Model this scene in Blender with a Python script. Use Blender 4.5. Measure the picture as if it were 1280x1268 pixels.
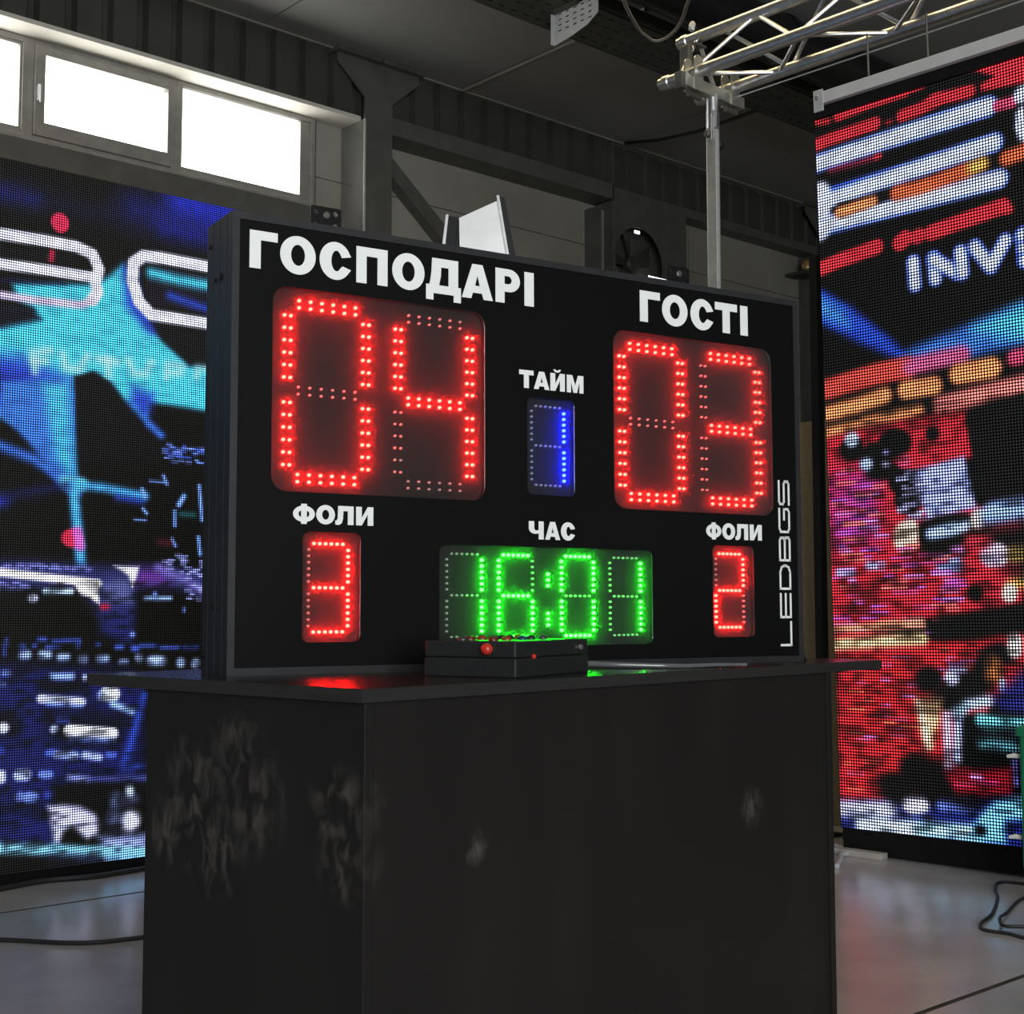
import bpy, bmesh, math, random
import numpy as np
from mathutils import Vector, Matrix

for _o in list(bpy.data.objects):
    bpy.data.objects.remove(_o)
SC = bpy.context.scene
COL = SC.collection
PI = math.pi

# ------------------------------------------------------------------ camera
FOCAL_PX = 1700.0
cam_data = bpy.data.cameras.new('camera')
cam_data.sensor_fit = 'HORIZONTAL'
cam_data.sensor_width = 36.0
cam_data.lens = FOCAL_PX * 36.0 / 1280.0
cam_data.clip_start = 0.05
cam_data.clip_end = 100
cam = bpy.data.objects.new('camera', cam_data)
COL.objects.link(cam)
cam.location = (0, 0, 0.88)
cam.rotation_euler = (PI / 2 + math.atan(131.0 / FOCAL_PX), 0, -0.7292)
SC.camera = cam

# ------------------------------------------------------------------ world, daylight, exposure
world = bpy.data.worlds.new('hall_ambient')
SC.world = world
world.use_nodes = True
bg = world.node_tree.nodes['Background']
bg.inputs['Color'].default_value = (0.82, 0.91, 1.0, 1)
bg.inputs['Strength'].default_value = 0.07

def area_light(name, loc, target, sx, sy, power, color):
    d = bpy.data.lights.new(name, 'AREA')
    d.shape = 'RECTANGLE'; d.size = sx; d.size_y = sy
    d.energy = power; d.color = color
    o = bpy.data.objects.new(name, d)
    COL.objects.link(o)
    o.location = loc
    o.rotation_euler = (Vector(target) - Vector(loc)).to_track_quat('-Z', 'Y').to_euler()
    return o

# daylight from the open side of the hall behind the photographer: it lights the white lettering from the front
area_light('hall_daylight_offscreen', (-2.6, -6.0, 2.1), (1.8, 2.4, 1.2), 5.5, 3.4, 640, (0.97, 0.99, 1.0))
# the hall's warm roof lamp, which puts the yellow streaks on top of the truss tubes
area_light('roof_lamp_offscreen', (4.15, 3.9, 4.72), (4.15, 3.9, 0), 0.45, 2.8, 34, (1.0, 0.78, 0.38))

SC.view_settings.view_transform = 'Standard'
SC.view_settings.look = 'None'
SC.view_settings.exposure = 0.0
SC.view_settings.gamma = 1.0
SC.view_settings.use_curve_mapping = False

# ------------------------------------------------------------------ helpers
def lin(c):
    return tuple((v / 12.92 if v <= 0.04045 else ((v + 0.055) / 1.055) ** 2.4) for v in (x / 255.0 for x in c))

MATS = {}
def material(name, color, rough=0.5, metal=0.0, spec=0.5, emit=None, strength=0.0, noise=None, bump=None, color2=None, wave=None):
    """Principled material; noise=(scale, detail) mixes color with color2, bump=(scale, strength)."""
    m = bpy.data.materials.new(name)
    m.use_nodes = True
    nt = m.node_tree
    b = nt.nodes['Principled BSDF']
    b.inputs['Base Color'].default_value = (*color, 1)
    b.inputs['Roughness'].default_value = rough
    b.inputs['Metallic'].default_value = metal
    b.inputs['Specular IOR Level'].default_value = spec
    if emit:
        b.inputs['Emission Color'].default_value = (*emit, 1)
        b.inputs['Emission Strength'].default_value = strength
    tc = None
    if noise or bump:
        tc = nt.nodes.new('ShaderNodeTexCoord')
    if noise:
        n = nt.nodes.new('ShaderNodeTexNoise')
        n.inputs['Scale'].default_value = noise[0]; n.inputs['Detail'].default_value = noise[1]
        r = nt.nodes.new('ShaderNodeValToRGB')
        r.color_ramp.elements[0].position = noise[2] if len(noise) > 2 else 0.35
        r.color_ramp.elements[1].position = noise[3] if len(noise) > 3 else 0.65
        r.color_ramp.elements[0].color = (*color, 1)
        r.color_ramp.elements[1].color = (*(color2 or color), 1)
        mp = nt.nodes.new('ShaderNodeMapping')
        if wave: mp.inputs['Scale'].default_value = wave
        nt.links.new(tc.outputs['Object'], mp.inputs['Vector'])
        nt.links.new(mp.outputs['Vector'], n.inputs['Vector'])
        nt.links.new(n.outputs['Fac'], r.inputs['Fac'])
        nt.links.new(r.outputs['Color'], b.inputs['Base Color'])
    if bump:
        n2 = nt.nodes.new('ShaderNodeTexNoise')
        n2.inputs['Scale'].default_value = bump[0]; n2.inputs['Detail'].default_value = 4
        bp = nt.nodes.new('ShaderNodeBump')
        bp.inputs['Strength'].default_value = bump[1]; bp.inputs['Distance'].default_value = 0.01
        nt.links.new(tc.outputs['Object'], n2.inputs['Vector'])
        nt.links.new(n2.outputs['Fac'], bp.inputs['Height'])
        nt.links.new(bp.outputs['Normal'], b.inputs['Normal'])
    MATS[name] = m
    return m

class MB:
    """collects verts and faces of one mesh"""
    def __init__(self):
        self.v = []; self.f = []
    def add(self, vs, fs):
        n = len(self.v)
        self.v += [tuple(p) for p in vs]
        self.f += [tuple(i + n for i in q) for q in fs]
        return self
    def box(self, x0, y0, z0, x1, y1, z1):
        return self.add([(x0, y0, z0), (x1, y0, z0), (x1, y1, z0), (x0, y1, z0), (x0, y0, z1), (x1, y0, z1), (x1, y1, z1), (x0, y1, z1)],
                        [(0, 3, 2, 1), (4, 5, 6, 7), (0, 1, 5, 4), (1, 2, 6, 5), (2, 3, 7, 6), (3, 0, 4, 7)])
    def prism(self, poly, axis, a0, a1):
        """poly of 2D points extruded along axis ('x','y','z')"""
        n = len(poly)
        def P(p, a):
            return {'x': (a, p[0], p[1]), 'y': (p[0], a, p[1]), 'z': (p[0], p[1], a)}[axis]
        vs = [P(p, a0) for p in poly] + [P(p, a1) for p in poly]
        fs = [tuple(range(n)), tuple(range(2 * n - 1, n - 1, -1))]
        fs += [(i, n + i, n + (i + 1) % n, (i + 1) % n) for i in range(n)]
        return self.add(vs, fs)
    def tube(self, pts, r, n=10, cap=True):
        """round tube along a polyline; r a number or a list"""
        pts = [Vector(p) for p in pts]
        rs = r if isinstance(r, (list, tuple)) else [r] * len(pts)
        rings = []
        prev = None
        for i, p in enumerate(pts):
            d = (pts[min(i + 1, len(pts) - 1)] - pts[max(i - 1, 0)]).normalized()
            if prev is None:
                a = d.orthogonal().normalized()
            else:
                a = (prev - d * prev.dot(d)).normalized()
            prev = a
            b = d.cross(a)
            rings.append([p + (a * math.cos(2 * PI * k / n) + b * math.sin(2 * PI * k / n)) * rs[i] for k in range(n)])
        vs = [q for ring in rings for q in ring]
        fs = []
        for i in range(len(rings) - 1):
            for k in range(n):
                k2 = (k + 1) % n
                fs.append((i * n + k, i * n + k2, (i + 1) * n + k2, (i + 1) * n + k))
        if cap:
            fs.append(tuple(range(n - 1, -1, -1)))
            fs.append(tuple((len(rings) - 1) * n + k for k in range(n)))
        return self.add(vs, fs)
    def lathe(self, prof, origin=(0, 0, 0), axis=(0, 0, 1), n=16):
        """prof: list of (radius, height) along axis"""
        ax = Vector(axis).normalized(); a = ax.orthogonal().normalized(); b = ax.cross(a); o = Vector(origin)
        vs = []; fs = []
        for r, h in prof:
            vs += [o + ax * h + (a * math.cos(2 * PI * k / n) + b * math.sin(2 * PI * k / n)) * r for k in range(n)]
        for i in range(len(prof) - 1):
            for k in range(n):
                k2 = (k + 1) % n
                fs.append((i * n + k, i * n + k2, (i + 1) * n + k2, (i + 1) * n + k))
        fs.append(tuple(range(n - 1, -1, -1)))
        fs.append(tuple((len(prof) - 1) * n + k for k in range(n)))
        return self.add(vs, fs)
    def mesh(self, name, mat=None, smooth=False):
        me = bpy.data.meshes.new(name)
        me.from_pydata(self.v, [], self.f)
        bm = bmesh.new(); bm.from_mesh(me)
        bmesh.ops.recalc_face_normals(bm, faces=bm.faces)
        bm.to_mesh(me); bm.free()
        if mat: me.materials.append(mat)
        if smooth:
            me.polygons.foreach_set('use_smooth', [True] * len(me.polygons))
            try: me.set_sharp_from_angle(angle=math.radians(40))
            except Exception: pass
        me.update()
        return me
    def obj(self, name, mat, parent=None, smooth=False, bevel=0):
        o = link(name, self.mesh(name, mat, smooth), parent)
        if bevel:
            md = o.modifiers.new('bevel', 'BEVEL'); md.width = bevel; md.segments = 2; md.limit_method = 'ANGLE'
        return o

def link(name, data, parent=None):
    o = bpy.data.objects.new(name, data)
    COL.objects.link(o)
    if parent: o.parent = parent
    return o

def thing(name, label, cat, loc=(0, 0, 0), rot=(0, 0, 0), group=None):
    o = bpy.data.objects.new(name, None)
    COL.objects.link(o)
    o.empty_display_size = 0.1
    o.location = loc; o.rotation_euler = rot
    return tag(o, label, cat, group)

def tag(o, label, cat, group=None):
    o['label'] = label; o['category'] = cat
    if group: o['group'] = group
    return o

def structure(o):
    o['kind'] = 'structure'
    return o

def root(name, loc=(0, 0, 0)):
    o = bpy.data.objects.new(name, None)
    COL.objects.link(o); o.location = loc; o.empty_display_size = 0.1
    return structure(o)

def flat_curve(name, contours, depth, mat, parent, y_front=0.0):
    """closed 2D contours (holes allowed) in the parent's x-z plane, thickness depth behind y_front"""
    cu = bpy.data.curves.new(name + '_outline', 'CURVE')
    cu.dimensions = '2D'; cu.fill_mode = 'BOTH'; cu.extrude = depth / 2
    for c in contours:
        s = cu.splines.new('POLY')
        s.points.add(len(c) - 1)
        for p, q in zip(s.points, c): p.co = (q[0], q[1], 0, 1)
        s.use_cyclic_u = True
    tmp = bpy.data.objects.new(name + '_outline', cu)
    COL.objects.link(tmp)
    dg = bpy.context.evaluated_depsgraph_get()
    me = bpy.data.meshes.new_from_object(tmp.evaluated_get(dg))
    bpy.data.objects.remove(tmp); bpy.data.curves.remove(cu)
    me.name = name
    for v in me.vertices:
        x, y, z = v.co
        v.co = (x, y_front + depth / 2 - z, y)
    me.materials.clear(); me.materials.append(mat)
    me.update()
    return link(name, me, parent)

def smooth_path(pts, n=5):
    """Catmull-Rom curve through the points"""
    P = [Vector(p) for p in pts]; P = [P[0] * 2 - P[1]] + P + [P[-1] * 2 - P[-2]]
    out = []
    for i in range(1, len(P) - 2):
        a, b, c, d = P[i - 1:i + 3]
        for k in range(n):
            t = k / n
            out.append(0.5 * ((2 * b) + (c - a) * t + (2 * a - 5 * b + 4 * c - d) * t * t + (3 * b - a - 3 * c + d) * t ** 3))
    return out + [P[-2]]

def rrect(x0, z0, x1, z1, r, n=6):
    pts = []
    for cx, cz, a0 in ((x1 - r, z1 - r, 0), (x0 + r, z1 - r, 90), (x0 + r, z0 + r, 180), (x1 - r, z0 + r, 270)):
        for k in range(n + 1):
            a = math.radians(a0 + 90.0 * k / n)
            pts.append((cx + r * math.cos(a), cz + r * math.sin(a)))
    return pts

# ------------------------------------------------------------------ materials
concrete = material('polished_concrete', (0.345, 0.345, 0.35), 0.22, spec=0.4, noise=(3.0, 8), color2=(0.45, 0.45, 0.45), bump=(22, 0.05))
joint_fill = material('joint_filler', (0.05, 0.046, 0.04), 0.9, spec=0.1, noise=(20, 3), color2=(0.075, 0.07, 0.062))
ceil_mat = material('ceiling_sheet', (0.26, 0.26, 0.255), 0.6, noise=(1.2, 4), color2=(0.305, 0.305, 0.30))

panel_mat = material('wall_sandwich_panel', (0.27, 0.26, 0.225), 0.55, noise=(1.6, 5), color2=(0.33, 0.32, 0.28), bump=(60, 0.03))
wall_core = panel_mat

corr_mat = material('corrugated_steel', (0.060, 0.060, 0.055), 0.55, 0.2, noise=(3, 4), color2=(0.075, 0.075, 0.068))
steel_paint = material('painted_steel', (0.10, 0.10, 0.093), 0.5, 0.1, noise=(6, 4), color2=(0.125, 0.125, 0.115))
steel_dark = material('dark_painted_steel', (0.045, 0.045, 0.04), 0.55, 0.1, noise=(6, 4), color2=(0.065, 0.065, 0.058))
reveal_mat = material('bare_sheet_reveal', (0.40, 0.40, 0.39), 0.25, 0.8, noise=(7, 4), color2=(0.36, 0.36, 0.35))
soffit_mat = material('pale_soffit', (0.62, 0.60, 0.53), 0.6, noise=(9, 6), color2=(0.68, 0.66, 0.58))  # pale, slightly mottled tone for the sheet above the windows
frame_mat = material('window_aluminium', (0.29, 0.285, 0.26), 0.45, 0.25, noise=(12, 4), color2=(0.36, 0.35, 0.32))
pane_mat = material('daylit_frosted_glass', (0.8, 0.8, 0.8), 0.3, emit=(1.0, 0.99, 0.95), strength=5.5, noise=(2, 2), color2=(0.75, 0.75, 0.75))
alu = material('truss_aluminium', (0.80, 0.80, 0.82), 0.33, 1.0, noise=(30, 3), color2=(0.66, 0.66, 0.69))
zinc = material('zinc_plated_steel', (0.62, 0.62, 0.55), 0.42, 0.85, noise=(18, 4), color2=(0.52, 0.52, 0.47))
zinc_dark = material('clamp_steel', (0.12, 0.12, 0.11), 0.5, 0.6, noise=(18, 4), color2=(0.18, 0.17, 0.15))
bar_mat = material('raw_aluminium_bar', (0.58, 0.58, 0.565), 0.5, 0.15, noise=(14, 5), color2=(0.63, 0.63, 0.615))
plate_mat = material('galvanised_plate', (0.62, 0.63, 0.63), 0.45, 0.3, noise=(40, 4), color2=(0.52, 0.53, 0.53))
black_plastic = material('black_plastic', (0.012, 0.012, 0.012), 0.45, noise=(60, 3), color2=(0.018, 0.018, 0.018))
black_steel = material('black_steel', (0.007, 0.0068, 0.0075), 0.45, 0.0, spec=0.2, noise=(40, 3), color2=(0.010, 0.0095, 0.0105))
face_mat = material('black_face_panel', (0.0046, 0.0046, 0.0046), 0.45, spec=0.10, noise=(2, 3), color2=(0.0056, 0.0056, 0.0056))
rail_mat = material('black_anodised_rail', (0.040, 0.040, 0.042), 0.36, 0.45, noise=(25, 3), color2=(0.048, 0.048, 0.050))

pcb_mat = material('led_backing_board', (0.019, 0.019, 0.019), 0.55, spec=0.3, noise=(80, 3), color2=(0.024, 0.024, 0.024))
vinyl = material('white_vinyl', (0.88, 0.90, 0.88), 0.5, noise=(30, 2), color2=(0.85, 0.87, 0.85))
desk_mat = material('wenge_laminate', (0.0115, 0.0102, 0.0098), 0.45, spec=0.3, noise=(7, 6, 0.45, 0.75), color2=(0.0150, 0.0135, 0.0128), wave=(1, 1, 0.2))

desk_top_mat = material('wenge_laminate_polished', (0.0115, 0.0102, 0.0098), 0.21, spec=0.9, noise=(6, 5), color2=(0.0150, 0.0135, 0.0128), wave=(0.3, 3, 1))
edge_mat = material('edge_band', (0.020, 0.0185, 0.018), 0.4, noise=(40, 4), color2=(0.026, 0.024, 0.0235), wave=(0.2, 0.2, 4))
mdf = material('brown_fibreboard', (0.27, 0.21, 0.135), 0.8, noise=(50, 5), color2=(0.31, 0.245, 0.16))
cable_black = material('black_cable', (0.012, 0.012, 0.013), 0.5, noise=(50, 2), color2=(0.02, 0.02, 0.02))
cable_gloss = material('glossy_grey_cable', (0.10, 0.105, 0.11), 0.12, spec=1.0, noise=(50, 2), color2=(0.12, 0.12, 0.125))
cable_grey = material('grey_cable', (0.45, 0.46, 0.48), 0.5, noise=(50, 2), color2=(0.38, 0.39, 0.41))
green_mat = material('green_plastic', (0.010, 0.16, 0.075), 0.35, noise=(9, 3), color2=(0.012, 0.20, 0.09))
white_plastic = material('white_plastic', (0.7, 0.7, 0.68), 0.4, noise=(20, 2), color2=(0.65, 0.65, 0.63))
led_off = material('milky_led_lens', (0.92, 0.91, 0.88), 0.25, noise=(50, 2), color2=(0.88, 0.87, 0.84))
led_red = material('lit_red_led', (0.6, 0.05, 0.04), 0.3, emit=(1.0, 0.0062, 0.0042), strength=210)
led_green = material('lit_green_led', (0.05, 0.6, 0.1), 0.3, emit=(0.0072, 1.0, 0.0082), strength=120)
led_blue = material('lit_blue_led', (0.04, 0.1, 0.6), 0.3, emit=(0.0018, 0.0044, 1.0), strength=300)

def scuffed(m, colour, amount, spots):
    """grey hand smears rubbed onto the laminate around the given spots"""
    nt = m.node_tree; b = nt.nodes['Principled BSDF']; L = nt.links.new
    src = b.inputs['Base Color'].links[0].from_socket
    tc = nt.nodes.new('ShaderNodeTexCoord')
    mp = nt.nodes.new('ShaderNodeMapping'); mp.inputs['Scale'].default_value = (22, 22, 13); mp.inputs['Rotation'].default_value = (0.5, 0.3, 0)
    n1 = nt.nodes.new('ShaderNodeTexNoise'); n1.inputs['Scale'].default_value = 1.6; n1.inputs['Detail'].default_value = 8; n1.inputs['Distortion'].default_value = 0.7
    r1 = nt.nodes.new('ShaderNodeValToRGB'); r1.color_ramp.elements[0].position = 0.44; r1.color_ramp.elements[1].position = 0.72
    L(tc.outputs['Object'], mp.inputs['Vector']); L(mp.outputs['Vector'], n1.inputs['Vector']); L(n1.outputs['Fac'], r1.inputs['Fac'])
    mask = None
    for (x, y, z, r) in spots:
        d = nt.nodes.new('ShaderNodeVectorMath'); d.operation = 'DISTANCE'; d.inputs[1].default_value = (x, y, z)
        L(tc.outputs['Object'], d.inputs[0])
        mr = nt.nodes.new('ShaderNodeMapRange'); mr.interpolation_type = 'SMOOTHSTEP'
        mr.inputs['From Min'].default_value = r * 0.2; mr.inputs['From Max'].default_value = r; mr.inputs['To Min'].default_value = 1; mr.inputs['To Max'].default_value = 0
        L(d.outputs['Value'], mr.inputs['Value'])
        if mask is None: mask = mr.outputs['Result']
        else:
            mx = nt.nodes.new('ShaderNodeMath'); mx.operation = 'MAXIMUM'; L(mask, mx.inputs[0]); L(mr.outputs['Result'], mx.inputs[1]); mask = mx.outputs[0]
    mul = nt.nodes.new('ShaderNodeMath'); mul.operation = 'MULTIPLY'; L(r1.outputs['Color'], mul.inputs[0]); L(mask, mul.inputs[1])
    mul2 = nt.nodes.new('ShaderNodeMath'); mul2.operation = 'MULTIPLY'; mul2.inputs[1].default_value = amount; L(mul.outputs[0], mul2.inputs[0])
    mix = nt.nodes.new('ShaderNodeMix'); mix.data_type = 'RGBA'
    L(mul2.outputs[0], mix.inputs['Factor']); L(src, mix.inputs['A']); mix.inputs['B'].default_value = (*colour, 1)
    L(mix.outputs['Result'], b.inputs['Base Color'])
scuffed(desk_mat, (0.14, 0.13, 0.12), 0.5, [(0.01, 0.40, 0.58, 0.14), (0.01, 0.26, 0.59, 0.11), (0.01, 0.30, 0.66, 0.09), (0.01, 0.06, 0.60, 0.08), (0.01, 0.35, 0.51, 0.10), (0.01, 0.05, 0.52, 0.07), (0.01, 0.48, 0.52, 0.07), (0.242, 0.01, 0.522, 0.035), (1.024, 0.01, 0.50, 0.05)])


def acrylic():
    m = bpy.data.materials.new('smoked_acrylic'); m.use_nodes = True
    nt = m.node_tree; nt.nodes.clear()
    out = nt.nodes.new('ShaderNodeOutputMaterial')
    tr = nt.nodes.new('ShaderNodeBsdfTransparent'); tr.inputs['Color'].default_value = (0.86, 0.86, 0.86, 1)
    gl = nt.nodes.new('ShaderNodeBsdfGlossy'); gl.inputs['Roughness'].default_value = 0.06
    fr = nt.nodes.new('ShaderNodeFresnel'); fr.inputs['IOR'].default_value = 1.45
    tl = nt.nodes.new('ShaderNodeBsdfTranslucent'); tl.inputs['Color'].default_value = (1, 1, 1, 1)
    hz = nt.nodes.new('ShaderNodeMixShader'); hz.inputs[0].default_value = 0.017      # slight haze of the sheet
    nt.links.new(tr.outputs[0], hz.inputs[1]); nt.links.new(tl.outputs[0], hz.inputs[2])
    mx = nt.nodes.new('ShaderNodeMixShader')
    nt.links.new(fr.outputs[0], mx.inputs[0]); nt.links.new(hz.outputs[0], mx.inputs[1]); nt.links.new(gl.outputs[0], mx.inputs[2])
    nt.links.new(mx.outputs[0], out.inputs['Surface'])
    return m
acrylic_mat = acrylic()

def led_wall_material(name, pitch, strength, rad):
    """LED video wall: a face attribute holds each lamp's colour, the lamp itself is a round dot in its cell"""
    m = bpy.data.materials.new(name); m.use_nodes = True
    nt = m.node_tree; b = nt.nodes['Principled BSDF']; L = nt.links.new
    tc = nt.nodes.new('ShaderNodeTexCoord'); sp = nt.nodes.new('ShaderNodeSeparateXYZ')
    L(tc.outputs['Object'], sp.inputs[0])
    def math_(op, a, bv=None):
        n = nt.nodes.new('ShaderNodeMath'); n.operation = op
        for i, v in enumerate((a, bv)):
            if v is None: continue
            if isinstance(v, (int, float)): n.inputs[i].default_value = v
            else: L(v, n.inputs[i])
        return n.outputs[0]
    def cell(s):
        return math_('SUBTRACT', math_('FRACT', math_('DIVIDE', s, pitch)), 0.5)
    cx, cz = cell(sp.outputs['X']), cell(sp.outputs['Z'])
    d = math_('SQRT', math_('ADD', math_('MULTIPLY', cx, cx), math_('MULTIPLY', cz, cz)))
    rp = nt.nodes.new('ShaderNodeMapRange'); rp.interpolation_type = 'SMOOTHSTEP'
    rp.inputs['From Min'].default_value = rad * 0.6; rp.inputs['From Max'].default_value = rad * 1.35
    rp.inputs['To Min'].default_value = 1.0; rp.inputs['To Max'].default_value = 0.0
    L(d, rp.inputs['Value'])
    mask = rp.outputs['Result']
    at = nt.nodes.new('ShaderNodeAttribute'); at.attribute_name = 'lamp'
    L(at.outputs['Color'], b.inputs['Emission Color'])
    L(math_('MULTIPLY', mask, strength), b.inputs['Emission Strength'])
    mix = nt.nodes.new('ShaderNodeMix'); mix.data_type = 'RGBA'
    mix.inputs['A'].default_value = (0.0035, 0.0035, 0.004, 1); mix.inputs['B'].default_value = (0.055, 0.055, 0.052, 1)
    L(mask, mix.inputs['Factor']); L(mix.outputs['Result'], b.inputs['Base Color'])
    b.inputs['Roughness'].default_value = 0.6
    b.inputs['Specular IOR Level'].default_value = 0.05
    return m

# ------------------------------------------------------------------ the hall
CEIL = 4.83
WY = 8.0          # inner face of the window wall
BAND = 7.76       # front of the corrugated band under the ceiling

# floor: concrete slabs with filled joints
floor = structure(MB().box(-6, -7, -0.12, 14, 8.1, -0.0006).obj('floor', joint_fill))
xs = [-6.0, -2.25, 2.45, 7.15, 11.85, 14.0]
ys = [-7.0, -2.99, -0.65, 1.69, 4.03, 6.37, 8.1]
for i in range(len(xs) - 1):
    for j in range(len(ys) - 1):
        MB().box(xs[i] + 0.009, ys[j] + 0.009, -0.05, xs[i + 1] - 0.009, ys[j + 1] - 0.009, 0.0).obj('slab', concrete, floor)

# ceiling: sheet panels with narrow joints
ceiling = structure(MB().box(-6, -7, CEIL + 0.02, 14, 8.1, CEIL + 0.1).obj('ceiling', ceil_mat))
cx = [-5.745 + 1.735 * k for k in range(12)]
cy = [-7.0, -3.3, 0.4, 4.1, 7.98]
for i in range(len(cx) - 1):
    for j in range(len(cy) - 1):
        MB().box(cx[i] + 0.006, cy[j] + 0.006, CEIL, cx[i + 1] - 0.006, cy[j + 1] - 0.006, CEIL + 0.03).obj('panel', ceil_mat, ceiling)

# window wall, built of horizontal sandwich panels
wall_back = structure(MB().box(-6, 8.06, 0, 14, 8.2, CEIL + 0.1).obj('wall_back', wall_core))
zs = [0.0, 0.97, 1.97, 2.97, 3.97, CEIL]
for j in range(5):
    for (x0, x1) in ((-6.0, -1.2), (-1.2, 5.27), (5.27, 9.3), (9.3, 14.0)):
        if x0 == -1.2 and j >= 3:      # the strip of windows
            if j == 3: MB().box(x0 + 0.004, WY, zs[3] + 0.003, x1 - 0.004, 8.08, 3.70).obj('panel', panel_mat, wall_back)
            continue
        MB().box(x0 + 0.004, WY, zs[j] + 0.003, x1 - 0.004, 8.08, zs[j + 1] - 0.003).obj('panel', panel_mat, wall_back)
wall_right = structure(MB().box(14.0, -7, 0, 14.15, 8.2, CEIL + 0.1).obj('wall_right', wall_core))
for j in range(5):
    for k in range(3):
        MB().box(13.94, -7 + 5 * k + 0.004, zs[j] + 0.003, 14.02, -2 + 5 * k - 0.004, zs[j + 1] - 0.003).obj('panel', panel_mat, wall_right)

structure(MB().box(-6, BAND - 0.022, CEIL - 0.010, 13.9, BAND - 0.002, CEIL).obj('trim_4', panel_mat))        # cover strip where ceiling meets cladding

# windows: (x0, x1, z0, z1) of the glass, opening sash or fixed light
def window(n, x0, x1, z0, z1, fx0, fx1, sash):
    w = structure(MB().box(fx0, 8.03, 3.70, fx1, 8.07, 4.40).obj('window_%d' % n, wall_core))
    FZ0, FZ1 = 3.735, 4.37
    def ring(name, a0, a1, b0, b1, c0, c1, d0, d1, y0, y1, mat):
        m = MB().box(a0, y0, c0, b0, y1, d1).box(b1, y0, c0, a1, y1, d1).box(b0, y0, c0, b1, y1, d0 - 0).box(b0, y0, c1, b1, y1, d1)
        return m.obj(name, mat, w, bevel=0.004)
    # outer frame
    t = 0.035
    f = MB().box(fx0, 7.955, FZ0, fx0 + t, 8.05, FZ1).box(fx1 - t, 7.955, FZ0, fx1, 8.05, FZ1).box(fx0 + t, 7.955, FZ0, fx1 - t, 8.05, FZ0 + t).box(fx0 + t, 7.955, FZ1 - t, fx1 - t, 8.05, FZ1)
    f.obj('frame', frame_mat, w, bevel=0.003)
    # sash round the glass
    y0 = 7.935 if sash else 7.965
    s = MB().box(fx0 + t, y0, FZ0 + t, x0, 8.04, FZ1 - t).box(x1, y0, FZ0 + t, fx1 - t, 8.04, FZ1 - t).box(x0, y0, FZ0 + t, x1, 8.04, z0).box(x0, y0, z1, x1, 8.04, FZ1 - t)
    s.obj('sash' if sash else 'glazing_bead', frame_mat, w, bevel=0.003)
    MB().box(x0 - 0.004, 8.0, z0 - 0.004, x1 + 0.004, 8.012, z1 + 0.004).obj('pane', pane_mat, w)
    if sash:
        h = MB().box(fx0 + 0.047, 7.90, 3.98, fx0 + 0.062, 7.936, 4.08).box(fx0 + 0.049, 7.885, 3.96, fx0 + 0.060, 7.902, 4.07)
        h.obj('handle', plate_mat, w, bevel=0.003)
window(1, 2.32, 3.115, 3.806, 4.315, 2.27, 3.165, False)
window(2, 3.265, 4.085, 3.857, 4.280, 3.165, 4.155, True)
window(3, 4.205, 5.118, 3.800, 4.330, 4.155, 5.235, False)
window(4, 1.38, 2.19, 3.857, 4.280, 1.28, 2.27, True)
window(5, 0.44, 1.23, 3.806, 4.315, 0.39, 1.28, False)
structure(MB().box(-1.2, 7.90, 3.70, 5.25, 8.06, 3.735).obj('trim_1', frame_mat, bevel=0.004))                # sill under the windows
structure(MB().box(-1.2, 7.86, 3.40, 5.25, 8.0, 3.70).obj('trim_2', steel_paint))                               # dark girt under the sill
structure(MB().box(-1.2, 7.94, 3.735, 0.39, 8.06, 4.37).obj('trim_5', frame_mat))
# soffit over the windows
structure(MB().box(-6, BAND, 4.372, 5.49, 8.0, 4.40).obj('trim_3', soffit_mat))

def corrugated(name, label, x0, x1, z0, z1, yf, pitch, depth, mat, group=None):
    n = int(round((x1 - x0) / pitch)); p = (x1 - x0) / n
    prof = []
    for k in range(n):
        a = x0 + k * p
        prof += [(a, yf), (a + 0.66 * p, yf), (a + 0.72 * p, yf + depth), (a + 0.94 * p, yf + depth)]
    prof.append((x1, yf))
    vs = [(x, y, z0) for x, y in prof] + [(x, y, z1) for x, y in prof]
    m = len(prof)
    fs = [(i, i + 1, m + i + 1, m + i) for i in range(m - 1)]
    t = thing(name, label, 'cladding', ((x0 + x1) / 2, yf, z0), group=group)
    mb = MB(); mb.add([(x - (x0 + x1) / 2, y - yf, z - z0) for x, y, z in vs], fs)
    sh = mb.obj('corrugated_sheet', mat, t)
    md = sh.modifiers.new('thickness', 'SOLIDIFY'); md.thickness = 0.002; md.offset = 0
    return t
corrugated('cladding_band', 'dark corrugated steel band between the windows and the ceiling', -6.0, 5.49, 4.40, CEIL, BAND, 0.235, 0.06, corr_mat)
t = corrugated('cladding_band', 'corrugated steel band above the beam, between steel column and fan box', 5.745, 8.08, 4.46, CEIL, BAND, 0.235, 0.06, corr_mat)
MB().box(-1.165, 0.0, -0.13, 1.165, 0.24, -0.001).obj('beam', steel_paint, t)
MB().box(1.155, 0.0, -0.13, 1.170, 0.24, 0.365).obj('end_plate', steel_paint, t)
t = corrugated('cladding_band', 'corrugated steel band over the fan box, running on to the far column', 8.10, 13.9, 4.47, CEIL, BAND + 0.07, 0.235, 0.03, corr_mat)
MB().box(-2.89, 0.0, -0.08, 2.89, 0.17, -0.001).obj('beam', steel_paint, t)

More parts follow.
